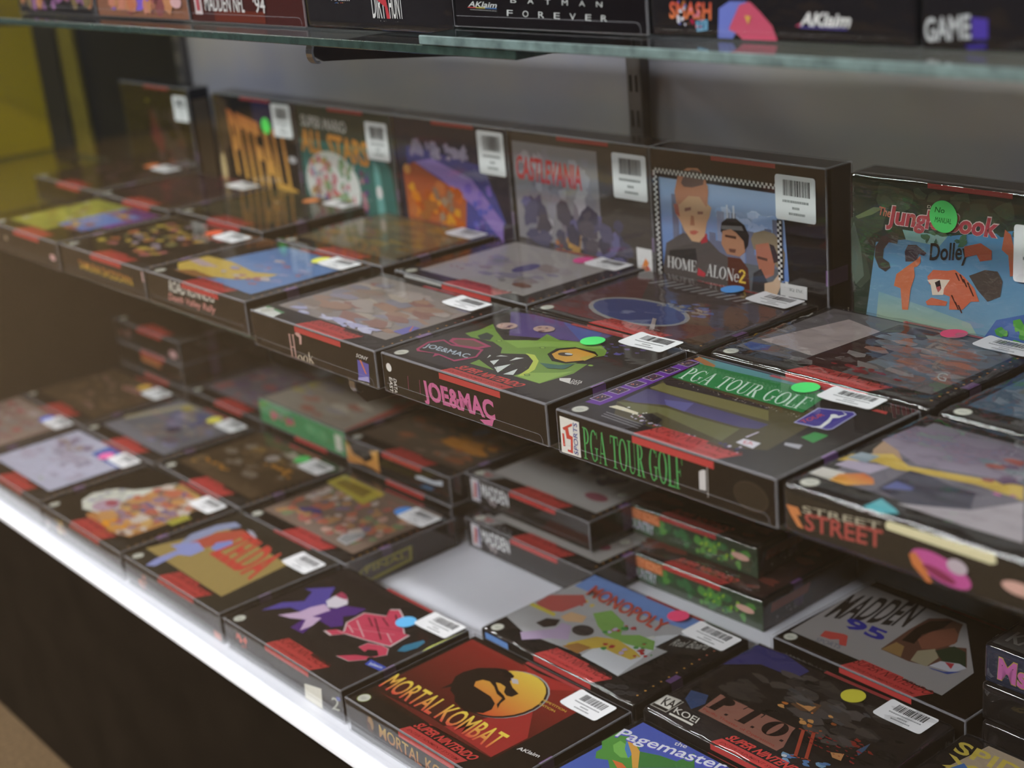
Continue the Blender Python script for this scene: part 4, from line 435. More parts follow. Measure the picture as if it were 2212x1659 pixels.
{"pose":[-0.349,0.066,-0.2634,-0.5],"stand":0,"label":"game box with dark brown creature-like cover and green sticker","group":"game boxes in the second row of the bottom deck","wr":0.25,"seed":33,"base":"201e1e","spine":"201e1d","seal":1,"tag":2,"tab":1,"purple":1,"lab":[130,96,39,24,0],"stk":["3fa84f",118,110],"items":[["p","T","4f3f2e",[5.0,20.0,165.0,20.0,165.0,124.0,5.0,124.0]],["s","T","5a4632 6f5a40 8a6a38 48382a 8f8478",[136,40,8,24,150,95,18.7,1.8]],["e","T","a89c94",[86.0,92.0,9,8,0]],["p","T","a89c8c",[86.0,118.0,92.0,104.0,120.0,104.0,120.0,112.0]],["s","T","b88038",[137,14,92,70,60,20,8,2]],["s","T","b88038",[138,8,20,36,60,14,8,3]]]},
{"pose":[-0.156,0.061,-0.2634,1.0],"stand":0,"label":"game box with crowded red comic cover and yellow title block, beside the empty gap","group":"game boxes in the second row of the bottom deck","wr":0.25,"seed":34,"base":"201e1e","spine":"201e1d","seal":1,"tag":2,"tab":1,"purple":1,"lab":[131,92,40,25,0],"stk":["3f80c8",126,104],"items":[["p","T","7f6a5c",[5.0,18.0,163.0,18.0,163.0,124.0,5.0,124.0]],["s","T","c0552f c8b8a8 b88848 a83c38 5f5a8a 4f8a58 c8a090 8a4f48 d0c8c0",[141,120,8,22,150,84,12.8,1]],["p","T","b8a828",[0.2,98.2,0.2,120.8,75.7,118.8,78.7,88.6]],["p","T","8a7420",[8.4,102.6,9.6,115.0,60.1,114.8,64.2,98.8]],["s","T","504880",[142,8,34,40,30,16,9,2]],["p","T","a8a8a8",[126.5,24.5,121.0,37.3,136.3,52.1,142.4,44.7,144.4,23.2]],["p","T","8a8a8a",[128.5,26.1,124.1,36.2,136.5,47.9,139.6,43.7,141.0,26.6]],["p","R","9a9428",[12.3,16.5,21.5,20.0,73.4,20.9,72.2,6.0,26.0,2.4,13.0,9.9]],["p","R","4a4438",[15.7,15.9,22.9,17.9,69.4,18.4,69.0,8.9,24.7,6.1,15.8,11.1]],["t","R","a8a028",[18.6,12.4,48.0,-1.0,0.9,5.7],"FINAL",0,2]]},
{"pose":[0.208,0.074,-0.2634,0.4],"stand":0,"label":"game box with a white cartoon board game cover, red arched title and crimson sticker","group":"game boxes in the second row of the bottom deck","wr":0.9,"seed":35,"base":"201e1e","spine":"201e1d","seal":1,"tag":2,"tab":1,"purple":1,"lab":[133,97,44,24,0],"stk":["d83860",112,116],"items":[["p","T","a8a8a8",[0.2,26.2,1.8,101.8,1.6,109.1,133.0,126.8,143.9,107.5,140.6,20.9,94.1,25.0,55.0,20.2,32.9,17.7]],["p","T","6a90d0",[4.0,99.8,2.2,125.0,131.1,126.8,137.7,108.7,99.0,102.2,56.7,100.8]],["p","T","c8ccd0",[122.6,89.0,139.4,106.9,131.9,71.0,139.8,21.6,95.9,23.4,94.4,47.9]],["s","T","8a8a88 b06058 c8b060",[151,10,14,60,40,40,6,1]],["p","T","b8524c",[2.0,57.6,0.5,74.5,22.7,93.5,35.0,85.8,31.3,61.2,17.4,52.8]],["p","T","c8b820",[0.7,51.0,0.2,55.8,29.4,56.1,32.4,51.7]],["p","T","d0a878",[36.4,55.0,37.2,66.3,52.9,69.3,57.8,59.7,45.2,52.3]],["p","T","b09ab8",[31.0,16.0,48.2,37.8,45.3,48.9,54.9,50.4,70.2,33.3,56.9,25.1,41.7,8.6]],["p","T","2f2a28",[28.8,34.6,29.6,45.7,40.3,51.5,45.3,42.0,39.6,33.6]],["e","T","3a3634",[67.8,51.4,10,8,0]],["p","T","78a848",[52.9,76.3,60.7,90.0,83.7,82.1,96.5,66.3,107.8,76.1,124.1,77.1,133.5,66.0,111.0,59.2,87.2,58.1,71.2,64.5]],["p","T","c8a828",[73.9,30.0,83.4,51.5,100.1,59.5,122.6,56.4,133.1,52.9,130.2,44.1,114.2,42.7,99.8,42.9,88.6,26.6,75.7,25.1]],["p","T","a07030",[73.8,23.4,79.5,34.9,93.3,37.2,92.2,23.4]],["s","T","b8a8c8 a83838 c8c8c0 4a8a48",[152,24,80,40,60,44,5,1]],["t","T","c8503c",[23.7,94.3,94.4,-5.9,-5.5,17.6],"MONOPOLY",0,4],["p","T","2c2a28",[131.0,70.2,131.9,97.1,168.2,102.8,162.9,82.3,147.8,72.1]],["t","T","a8a8a0",[137.5,79.1,25.9,13.1,-1.3,11.8],"Real Board",0,1],["p","F","5f90d0",[5.3,26.1,34.2,26.0,34.4,20.4,5.5,20.4]]]},
{"pose":[0.395,0.0776,-0.2634,0.4],"stand":0,"label":"glossy game box with serif initials on a pink-brown plate, yellow sticker","group":"game boxes in the second row of the bottom deck","wr":1.3,"seed":36,"base":"201e1e","spine":"201e1d","seal":0,"tag":1,"tab":1,"purple":1,"lab":[128,100,40,24,0],"stk":["a8a010",104,110],"items":[["p","T","2e2a2a",[2.0,2.0,176.0,2.0,176.0,126.0,2.0,126.0]],["p","T","262220",[7.4,33.3,4.0,115.6,27.4,126.8,169.5,125.9,177.8,61.9,144.6,34.1,104.0,42.8,28.7,33.0]],["p","T","3a3a70",[0.3,84.2,0.2,123.6,27.4,126.8,55.7,119.5,54.5,105.0,22.0,103.3]],["s","T","3a3632 4a4440 2a2826 585250",[161,50,20,50,130,70,17.0,2.4]],["s","T","c87838 d0985a 9a5a34",[162,10,60,54,60,34,5,1.5]],["p","T","3a5078",[13.9,29.3,8.8,41.1,23.3,44.3,29.7,33.9,27.0,22.0]],["s","T","5a80b0 7aa0c0 c8ccd0",[163,16,110,14,44,22,6,1.6]],["p","T","a06858",[32.4,23.7,29.1,51.1,98.6,52.8,99.7,47.8,108.0,28.9,107.3,22.5]],["s","T","8a3028",[164,10,128,60,34,12,4,2.5]],["t","T","2a1a14",[32.6,31.6,71.7,1.5,0.0,19.6],"P.T.O.",4,1.5],["t","T","a83828",[34.6,25.7,68.7,-1.8,-1.5,3.8],"Pacific Theater of Operations",0,1],["t","T","b84428",[118.3,24.0,13.9,4.3,-17.9,30.4],"II",1,3],["p","T","a8a498",[0.7,6.2,0.3,21.0,17.0,25.4,16.8,6.4]],["p","T","2a2624",[1.4,6.9,1.2,20.4,16.2,24.7,16.0,7.3]],["p","T","d0ccc0",[1.3,10.0,0.2,24.1,13.8,25.8,15.7,10.5]],["t","T","2a2624",[5.9,11.5,10.7,1.8,-3.6,10.0],"KA",0,4],["t","T","d0ccc0",[20.3,10.2,22.6,0.1,-2.4,6.9],"KOEI",0,1],["p","T","d0ccc0",[20.0,6.1,19.4,8.2,42.4,8.6,43.0,6.1,41.2,6.3,28.5,6.2]],["p","T","6a4a30",[75.2,74.8,80.5,85.8,93.2,87.8,95.5,77.3,86.7,72.6]],["p","T","c88a48",[77.2,78.1,82.0,84.0,92.0,83.5,92.0,75.8]],["s","T","4a4a4c 3a3634 5c5a58",[165,16,60,70,70,34,10.2,2.5]],["p","T","3f5a78",[147.0,58.8,148.7,71.8,151.3,62.7,151.7,54.6]],["p","T","c8884a",[135.4,45.4,143.6,50.0,147.1,42.0,140.3,41.3]],["s","T","8a2c2c",[166,9,112,44.0,44,2.4,2.4,2.5]],["s","T","8a2c2c",[167,9,112,48.2,44,2.4,2.4,2.5]],["s","T","8a2c2c",[168,9,112,52.4,44,2.4,2.4,2.5]],["s","T","8a2c2c",[169,9,112,56.6,44,2.4,2.4,2.5]]]},
{"pose":[0.582,0.0776,-0.2634,0.0],"stand":0,"label":"game box with tan cover and yellow comic lettering, at the bottom right corner","group":"game boxes in the second row of the bottom deck","wr":1.4,"seed":37,"base":"201e1e","spine":"201e1d","seal":1,"tag":2,"tab":1,"purple":1,"lab":None,"stk":None,"items":[["p","T","a89478",[2.0,2.0,176.0,2.0,176.0,124.0,20.0,124.0]],["t","T","c8b030",[5.9,102.8,144.1,1.2,-3.1,14.3],"SPIDER MAN",0,4],["t","T","c8b030",[10.6,84.7,109.4,-4.7,-5.5,14.4],"X-MEN",0,4],["p","T","3f6aa8",[8.0,60.0,20.0,56.0,30.0,90.0,20.0,96.0]],["s","T","a84838 8a6a50",[171,20,4,10,110,50,15.3,1]]]},
{"pose":[-0.735,0.207,-0.2634,0.0],"stand":0,"label":"lowest black game box of the dim pile at the back left","group":"game boxes in the rear rows of the bottom deck","wr":0.15,"seed":38,"base":"201e1e","spine":"201e1d","seal":1,"tag":2,"tab":1,"purple":1,"lab":None,"stk":None,"items":[]},
{"pose":[-0.735,0.207,-0.2329,0.0],"stand":0,"label":"middle black game box of the dim back left pile, orange spine strip","group":"game boxes in the rear rows of the bottom deck","wr":0.15,"seed":39,"base":"201e1e","spine":"201e1d","seal":1,"tag":2,"tab":1,"purple":1,"lab":None,"stk":None,"items":[["p","F","b06838",[66.0,14.0,120.0,14.0,120.0,22.0,66.0,22.0]]]},
{"pose":[-0.735,0.207,-0.2024,0.5],"stand":0,"label":"top black game box of the dim back left pile, pink oval on spine","group":"game boxes in the rear rows of the bottom deck","wr":0.15,"seed":40,"base":"201e1e","spine":"201e1d","seal":1,"tag":2,"tab":1,"purple":1,"lab":None,"stk":None,"items":[["s","F","a05a5a 6f6a70",[181,8,10,8,44,14,6,1]],["e","F","d0a0a0",[160.0,10.0,10,5,0]]]},
{"pose":[-0.554,0.21,-0.2634,0.0],"stand":0,"label":"game box with violet-grey cover, behind the cream band cover","group":"game boxes in the rear rows of the bottom deck","wr":0.25,"seed":41,"base":"201e1e","spine":"201e1d","seal":1,"tag":2,"tab":1,"purple":1,"lab":[129,102.5,39,23,0],"stk":None,"items":[["p","T","6f6870",[5.0,20.0,165.0,20.0,165.0,124.0,5.0,124.0]],["s","T","7f7880 5a5070 8a7f80 a05850 504858",[183,34,8,22,150,98,22.1,2]]]},
{"pose":[-0.37,0.211,-0.2634,0.0],"stand":0,"label":"game box lying under the green-spined box on the bottom deck","group":"game boxes in the rear rows of the bottom deck","wr":0.25,"seed":42,"base":"201e1e","spine":"201e1d","seal":1,"tag":2,"tab":1,"purple":1,"lab":[129,102.5,39,23,0],"stk":None,"items":[]},
{"pose":[-0.372,0.209,-0.2329,0.0],"stand":0,"label":"game box with bright green spine and pale cover, piled on another","group":"game boxes in the rear rows of the bottom deck","wr":0.25,"seed":43,"base":"201e1e","spine":"3f9058","seal":0,"tag":0,"tab":1,"purple":1,"lab":None,"stk":None,"items":[["p","T","9a8f80",[3.0,3.0,173.0,3.0,173.0,123.0,3.0,123.0]],["s","T","8f8478 a8a090 8a8a98 a8a040 a04a40 c0b8a8",[185,50,6,6,165,112,22.1,2.2]],["p","T","a84a3c",[174.0,2.0,176.0,2.0,176.0,124.0,150.0,124.0,164.0,60.0]],["s","F","c86a68 8f80b8 c85048 4f6098",[186,7,12,8,80,14,10.2,0.8]],["s","F","6aa878 509a68",[187,14,90,4,70,20,13.6,0.7]],["p","F","c8ccb8",[160.0,5.0,173.0,5.0,173.0,24.0,160.0,24.0]]]},
{"pose":[-0.183,0.205,-0.2634,0.0],"stand":0,"label":"game box lying under the flame-spined box on the bottom deck","group":"game boxes in the rear rows of the bottom deck","wr":0.25,"seed":44,"base":"201e1e","spine":"201e1d","seal":1,"tag":2,"tab":1,"purple":1,"lab":[129,102.5,39,23,0],"stk":None,"items":[]},
{"pose":[-0.182,0.203,-0.2329,1.0],"stand":0,"label":"game box with orange flame shapes on its dark spine, behind the red comic cover","group":"game boxes in the rear rows of the bottom deck","wr":0.25,"seed":45,"base":"201e1e","spine":"201e1d","seal":1,"tag":2,"tab":1,"purple":1,"lab":None,"stk":None,"items":[["p","T","54483c",[4.0,18.0,172.0,18.0,172.0,124.0,4.0,124.0]],["s","T","6a5440 8a6434 5a4a40 7a6a60 8a5038",[188,44,8,20,160,100,20.4,2.2]],["s","T","a87030 b07840",[189,14,90,46,76,34,20.4,2]],["e","T","4a6488",[110.0,96.0,9,9,0]],["p","F","c88030>d8a040",[0.2,25.1,6.4,20.2,11.2,12.4,26.9,10.4,32.8,7.9,48.6,15.9,43.9,23.6,58.7,27.3,57.6,14.3,58.4,2.7,46.3,4.5,30.6,5.4,0.2,0.9]],["p","F","b8c0c8",[121.3,16.4,130.5,18.8,152.0,18.8,166.8,22.8,165.8,16.9,151.3,14.9,122.3,13.8]],["p","F","2f5f80",[126.8,6.4,136.3,10.8,153.6,11.7,145.7,7.2]]]},
{"pose":[0.0275,0.199,-0.2634,0.0],"stand":0,"label":"lower game box of the pair with matching white spine lettering behind the empty gap","group":"game boxes in the rear rows of the bottom deck","wr":0.3,"seed":46,"base":"201e1e","spine":"2c2a28","seal":1,"tag":2,"tab":1,"purple":1,"lab":None,"stk":None,"items":[["p","T","a09c98",[18.0,18.0,168.0,18.0,168.0,124.0,18.0,124.0]],["s","T","5a5660 4f5068 8a8480 444450",[190,18,30,60,110,50,18.7,1.6]],["e","T","8a4a58",[142.0,42.0,14,7,0]],["p","T","8a8684",[4.0,4.0,30.0,2.0,40.0,16.0,10.0,20.0]],["p","T","a86a68",[12.0,8.0,24.0,7.0,28.0,13.0,16.0,14.0]],["p","F","d0ccd0",[6.5,3.0,19.0,3.0,19.0,26.0,6.5,26.0]],["p","F","c06a60",[9.0,6.0,14.0,6.0,16.0,22.0,12.0,24.0]],["p","F","7f88b8",[16.0,5.0,18.0,5.0,18.0,24.0,16.0,24.0]],["t","F","ffffff",[23.0,11.0,41.0,0.0,0.0,14.0],"MADDEN",0,2.5],["t","F","c8b8b8",[32.0,5.0,12.0,0.0,0.0,6.0],"'93",0,1.5]]},
{"pose":[-0.001,0.2245,-0.2329,0.0],"stand":0,"label":"upper game box of the pair with matching white spine lettering, its grey cover showing","group":"game boxes in the rear rows of the bottom deck","wr":0.3,"seed":47,"base":"201e1e","spine":"2c2a28","seal":1,"tag":2,"tab":1,"purple":1,"lab":None,"stk":None,"items":[["p","T","a09c98",[18.0,18.0,168.0,18.0,168.0,124.0,18.0,124.0]],["s","T","5a5660 4f5068 8a8480 444450",[190,18,30,60,110,50,18.7,1.6]],["e","T","8a4a58",[142.0,42.0,14,7,0]],["p","T","8a8684",[4.0,4.0,30.0,2.0,40.0,16.0,10.0,20.0]],["p","T","a86a68",[12.0,8.0,24.0,7.0,28.0,13.0,16.0,14.0]],["p","F","d0ccd0",[6.5,3.0,19.0,3.0,19.0,26.0,6.5,26.0]],["p","F","c06a60",[9.0,6.0,14.0,6.0,16.0,22.0,12.0,24.0]],["p","F","7f88b8",[16.0,5.0,18.0,5.0,18.0,24.0,16.0,24.0]],["t","F","ffffff",[23.0,11.0,41.0,0.0,0.0,14.0],"MADDEN",0,2.5],["t","F","c8b8b8",[32.0,5.0,12.0,0.0,0.0,6.0],"'93",0,1.5]]},
{"pose":[0.1725,0.2515,-0.2634,1.6],"stand":0,"label":"lower game box of the film-wrapped pair with jungle green spines and orange lettering","group":"game boxes in the rear rows of the bottom deck","wr":1.1,"seed":48,"base":"201e1e","spine":"3a4a38","seal":1,"tag":3,"tab":1,"purple":1,"lab":None,"stk":None,"items":[["p","T","3a2826",[4.0,4.0,174.0,4.0,174.0,124.0,4.0,124.0]],["s","T","6a2a28 2c2420 7a4038 3a3a34",[191,30,6,6,165,112,20.4,2]],["s","F","3f6a48 4a7a50 30503a 5f9a48 2a4a34",[192,60,1,2,174,22,10.2,0.8]],["p","F","5f8a48",[0.5,2.0,14.5,2.0,14.5,27.0,0.5,27.0]],["s","F","8ab040",[193,12,110,4,50,20,4,0.5]],["p","F","c86a38",[17.0,16.0,66.0,16.0,66.0,26.0,17.0,26.0]],["t","F","e89058",[18.0,17.0,46.0,0.0,0.0,9.0],"DONKEY KONG",0,5],["t","F","c8c8d8",[24.0,6.0,34.0,-1.0,0.0,10.0],"COUNTRY",0,2],["e","F","d0a090",[160.0,16.0,10,3.2,0]],["p","R","7a3a28",[10.0,14.0,58.0,14.0,62.0,22.0,12.0,22.0]],["s","R","6a6a68",[194,10,14,5,40,8,3,1]]],"side":"2c2624"},
{"pose":[0.146,0.2765,-0.2329,1.5],"stand":0,"label":"upper game box of the film-wrapped pair with jungle green spines and orange lettering","group":"game boxes in the rear rows of the bottom deck","wr":1.1,"seed":49,"base":"201e1e","spine":"3a4a38","seal":1,"tag":3,"tab":1,"purple":1,"lab":None,"stk":None,"items":[["p","T","3a2826",[4.0,4.0,174.0,4.0,174.0,124.0,4.0,124.0]],["s","T","6a2a28 2c2420 7a4038 3a3a34",[191,30,6,6,165,112,20.4,2]],["s","F","3f6a48 4a7a50 30503a 5f9a48 2a4a34",[192,60,1,2,174,22,10.2,0.8]],["p","F","5f8a48",[0.5,2.0,14.5,2.0,14.5,27.0,0.5,27.0]],["s","F","8ab040",[193,12,110,4,50,20,4,0.5]],["p","F","c86a38",[17.0,16.0,66.0,16.0,66.0,26.0,17.0,26.0]],["t","F","e89058",[18.0,17.0,46.0,0.0,0.0,9.0],"DONKEY KONG",0,5],["t","F","c8c8d8",[24.0,6.0,34.0,-1.0,0.0,10.0],"COUNTRY",0,2],["e","F","d0a090",[160.0,16.0,10,3.2,0]],["p","R","7a3a28",[10.0,14.0,58.0,14.0,62.0,22.0,12.0,22.0]],["s","R","6a6a68",[194,10,14,5,40,8,3,1]]],"side":"2c2624"},
{"pose":[0.395,0.2185,-0.2634,-0.7],"stand":0,"label":"white-covered game box with black slanted title and a coach photo","group":"game boxes in the rear rows of the bottom deck","wr":0.25,"seed":50,"base":"201e1e","spine":"201e1d","seal":1,"tag":2,"tab":1,"purple":0,"lab":None,"stk":None,"items":[["p","T","24201e",[2.0,2.0,176.0,2.0,176.0,126.0,2.0,126.0]],["p","T","8f8a88",[4.2,16.0,0.2,116.1,96.9,114.6,144.3,57.4,146.3,16.7]],["t","T","2a2624",[8.5,50.4,56.6,28.0,-7.2,45.1],"MADDEN",0,4],["t","T","30308a",[29.1,47.9,38.1,1.2,-5.5,16.1],"95",0,6],["p","T","b84038",[26.5,25.0,24.1,34.0,38.6,39.6,42.3,39.3,51.7,25.8,46.1,24.4,40.9,30.6,36.0,26.2]],["t","T","6a6a78",[28.9,16.1,21.5,3.1,-1.6,5.9],"SPORTS",0,1],["p","T","5a3c30",[73.5,39.8,70.6,77.7,70.8,102.6,81.8,112.4,96.0,111.9,100.6,101.0,108.8,86.4,108.0,76.6,119.5,83.5,137.0,59.2,113.4,42.6,100.1,39.2]],["p","T","8a6a3c",[74.0,40.2,75.5,56.2,84.0,54.8,91.8,40.4]],["p","T","7a4a38",[84.7,70.0,85.0,87.0,94.4,102.9,103.4,96.1,109.4,83.3,103.2,66.9,96.0,60.3]],["p","T","2a211e",[76.8,61.0,72.8,83.4,74.4,100.1,86.8,111.2,88.5,97.6,83.0,77.7,86.9,62.8]],["p","T","8f8468",[100.2,41.1,95.3,56.0,103.2,66.9,113.0,58.0,114.1,41.6]],["p","T","2f3a2a",[104.8,64.7,111.3,79.6,122.9,77.7,136.5,58.7,120.4,54.3]],["p","T","b0b0b8",[114.8,43.9,117.0,54.7,129.5,60.9,137.0,59.2,133.3,47.2]],["p","T","a83038",[120.1,55.8,126.7,58.4,129.4,50.5]],["p","T","38488a",[115.8,41.5,128.0,44.0,137.2,52.5,132.0,42.7,119.2,41.1]],["t","F","5f5c58",[14.0,10.0,56.0,0.0,0.0,10.0],"MADDEN NFL 95",0,2]]},
{"pose":[0.581,0.225,-0.2634,0.0],"stand":0,"label":"lowest game box of the glossy pile at the lower right edge","group":"game boxes in the rear rows of the bottom deck","wr":1.0,"seed":51,"base":"201e1e","spine":"201e1d","seal":1,"tag":0,"tab":0,"purple":1,"lab":None,"stk":None,"items":[]},
{"pose":[0.581,0.225,-0.2329,0.0],"stand":0,"label":"middle game box of the glossy lower right pile, plain dark spine with glare","group":"game boxes in the rear rows of the bottom deck","wr":1.0,"seed":52,"base":"201e1e","spine":"201e1d","seal":1,"tag":0,"tab":0,"purple":1,"lab":None,"stk":None,"items":[]},
{"pose":[0.582,0.226,-0.2024,0.6],"stand":0,"label":"top game box of the glossy lower right pile, pink rounded spine letters","group":"game boxes in the rear rows of the bottom deck","wr":1.0,"seed":53,"base":"201e1e","spine":"201e1d","seal":0,"tag":0,"tab":0,"purple":1,"lab":None,"stk":None,"items":[["p","F","2a3040",[0.5,0.5,177.5,0.5,177.5,27.5,0.5,27.5]],["t","F","a8883a",[9.5,4.2,121,-2,1,18.6],"Ms. PAC-MAN",0,8],["t","F","b85a98",[10.0,5.0,120.0,-2.0,1.0,17.0],"Ms. PAC-MAN",0,5],["p","T","4a4846",[3.0,3.0,34.0,3.0,34.0,34.0,3.0,34.0]],["t","T","8a8884",[8.0,10.0,20.0,0.0,0.0,16.0],"KA",0,4],["t","T","6a6866",[44.0,6.0,46.0,0.0,0.0,12.0],"Nintendo",0,0]]},
{"pose":[-0.4176,0.035,0.252,0.0],"stand":0,"label":"game box with blurred yellow and purple spine, leftmost on the top shelf","group":"game boxes on the top shelf","wr":0.3,"seed":54,"base":"201e1e","spine":"221f20","seal":1,"tag":0,"tab":0,"purple":1,"lab":None,"stk":None,"items":[["s","T","4a4444 605048 3a3838",[200,14,5,5,165,115,27.2,1]],["s","F","6a6a28 8a5aa0 c88848",[210,20,4,2,170,24,17.0,1]]]},
{"pose":[-0.2364,0.035,0.252,0.0],"stand":0,"label":"game box on the top shelf with an orange and peach blurred spine","group":"game boxes on the top shelf","wr":0.3,"seed":55,"base":"201e1e","spine":"221f20","seal":1,"tag":0,"tab":0,"purple":1,"lab":None,"stk":None,"items":[["s","T","4a4444 605048 3a3838",[201,14,5,5,165,115,27.2,1]],["p","F","8a5a40",[2.0,1.0,176.0,1.0,176.0,27.0,2.0,27.0]],["s","F","c87830 d08a60 b06030 5a5af0 c89048 6a3020",[211,36,6,2,165,24,18.7,1]],["e","F","d8a8a8",[158.0,15.0,10,5,0]]]},
{"pose":[-0.0552,0.035,0.252,0.0],"stand":0,"label":"top-shelf game box with reddish-brown spine and white slanted letters","group":"game boxes on the top shelf","wr":0.3,"seed":56,"base":"201e1e","spine":"4a2420","seal":1,"tag":0,"tab":0,"purple":1,"lab":None,"stk":None,"items":[["s","T","4a4444 605048 3a3838",[202,14,5,5,165,115,27.2,1]],["p","F","d0c0c0",[8.0,6.0,20.0,6.0,20.0,22.0,8.0,22.0]],["p","F","b85058",[11.0,9.0,17.0,9.0,17.0,19.0,11.0,19.0]],["p","F","6a2c1c",[40.0,1.0,120.0,1.0,120.0,10.0,40.0,10.0]],["t","F","d8d4d0",[26.0,9.0,64.0,0.0,1.0,13.0],"MADDEN NFL",0,2],["t","F","d8d4d0",[104.0,9.0,18.0,0.0,1.0,13.0],"'94",0,2]]},
{"pose":[0.126,0.035,0.252,0.0],"stand":0,"label":"black top-shelf game box with a red runner between small white block letters","group":"game boxes on the top shelf","wr":0.95,"seed":57,"base":"201e1e","spine":"221f20","seal":1,"tag":0,"tab":0,"purple":1,"lab":None,"stk":None,"items":[["s","T","4a4444 605048 3a3838",[203,14,5,5,165,115,27.2,1]],["t","F","c8c8c8",[34.0,20.0,24.0,0.0,2.0,8.0],"AKlaim",0,2],["s","F","c84038 c8a038 4078b8",[213,8,34,18,22,1.4,1,2]],["t","F","d8d8d4",[86.0,9.0,16.0,0.0,0.0,18.0],"DIRT",0,2],["p","F","c03038",[88.0,24.0,92.0,27.0,104.0,22.0,107.0,9.0,103.0,9.0,102.0,17.0]],["t","F","d8d8d4",[107.0,9.0,16.0,0.0,0.0,18.0],"HUNT",0,2],["s","F","a8a8a4",[214,7,88,7,32,0.6,0.6,1]]]},
{"pose":[0.3072,0.035,0.258,0.0],"stand":0,"label":"black game box on the top shelf with thin widely spaced silver capital letters","group":"game boxes on the top shelf","wr":0.3,"seed":58,"base":"201e1e","spine":"221f20","seal":1,"tag":0,"tab":0,"purple":1,"lab":None,"stk":None,"items":[["s","T","4a4444 605048 3a3838",[204,14,5,5,165,115,27.2,1]],["t","F","c8ccc8",[13.9,12.7,28.5,-0.4,2.2,3.5],"AKlaim",0,2],["p","F","c84038",[13.6,12.5,21.9,12.5,21.9,12.0,13.1,12.1]],["p","F","c8b838",[21.9,12.5,31.5,12.4,31.4,11.9,21.9,12.0]],["p","F","4078b8",[31.5,12.4,43.2,12.2,43.1,11.7,31.4,11.9]],["t","F","a8a8a4",[16.0,10.6,27.6,-0.5,0.1,0.9],"entertainment,inc.",0,0],["t","F","c8ccc8",[57.5,15.9,5.7,-0.1,0.4,3.2],"B",0,-0.3],["t","F","c8ccc8",[74.1,15.7,5.6,-0.1,0.4,3.1],"A",0,-0.3],["t","F","c8ccc8",[90.3,15.5,5.4,-0.1,0.4,3.1],"T",0,-0.3],["t","F","c8ccc8",[106.1,15.3,5.2,-0.1,0.3,3.1],"M",0,-0.3],["t","F","c8ccc8",[121.4,15.1,5.2,-0.1,0.4,3.0],"A",0,-0.3],["t","F","c8ccc8",[136.4,14.9,5.1,-0.1,0.3,3.0],"N",0,-0.3],["t","F","c8ccc8",[53.3,7.8,5.8,-0.1,0.5,3.8],"F",0,-0.3],["t","F","c8ccc8",[68.7,7.6,5.6,0.0,0.5,3.8],"O",0,-0.3],["t","F","c8ccc8",[83.7,7.4,5.5,0.0,0.4,3.7],"R",0,-0.3],["t","F","c8ccc8",[98.3,7.3,5.4,-0.1,0.4,3.6],"E",0,-0.3],["t","F","c8ccc8",[112.6,7.1,5.3,0.0,0.4,3.6],"V",0,-0.3],["t","F","c8ccc8",[126.6,7.0,5.1,-0.1,0.4,3.5],"E",0,-0.3],["t","F","c8ccc8",[140.3,6.8,5.0,0.0,0.3,3.5],"R",0,-0.3]]},
{"pose":[0.4884,0.035,0.258,0.0],"stand":0,"label":"top-shelf game box with orange arcade title and red armoured shape","group":"game boxes on the top shelf","wr":0.95,"seed":59,"base":"201e1e","spine":"221f20","seal":1,"tag":0,"tab":0,"purple":1,"lab":None,"stk":None,"items":[["s","T","4a4444 605048 3a3838",[205,14,5,5,165,115,27.2,1]],["t","F","e07838>c84830",[13.9,9.5,31.6,0.0,0.7,9.4],"SMASH",0,5],["p","F","68a8c8",[33.8,8.6,42.9,9.7,42.6,4.2,34.7,3.0]],["t","F","2a5a78",[34.8,3.9,6.5,0.7,0.2,4.2],"TV",0,2],["p","F","6a78c8",[50.0,0.2,51.6,15.8,59.3,19.6,71.6,19.8,68.7,10.8,60.7,0.2]],["s","F","c8c8d0 a86838 5060b8 8a8a98",[215,16,20,5,10,18,2.4,1]],["p","F","c84a68",[58.5,5.1,66.6,17.9,74.0,19.8,81.0,14.6,89.0,7.7,92.2,0.3,68.2,0.2,63.4,3.4]],["s","F","e08a98 a82848",[216,14,28,5,14,13,2.2,1]],["p","F","d8a830",[70.6,12.6,74.9,12.3,72.8,8.2]],["t","F","dcdcd8",[107.6,8.2,31.5,0.0,2.5,7.0],"AKlaim",0,5],["p","F","a83a58",[104.7,8.1,108.8,10.0,108.1,7.8]],["p","F","5a50a8",[108.1,8.0,138.0,7.8,138.0,7.2,108.1,7.4]]]},
{"pose":[0.6696,0.035,0.258,0.0],"stand":0,"label":"black game box on the top shelf at the right with silver and violet lettering","group":"game boxes on the top shelf","wr":0.95,"seed":60,"base":"201e1e","spine":"221f20","seal":1,"tag":0,"tab":0,"purple":1,"lab":None,"stk":None,"items":[["s","T","4a4444 605048 3a3838",[206,14,5,5,165,115,27.2,1]],["t","F","b8bcbc",[1.9,2.6,25.3,2.5,-0.5,11.3],"GAME",0,4],["p","F","4a38a0",[27.5,14.9,36.2,14.3,36.4,5.4,27.7,5.1]],["p","F","3a3080",[24.5,2.2,35.5,3.8,36.0,1.1,26.3,0.3]]]}
]
for d in BOXES: game_box(d)
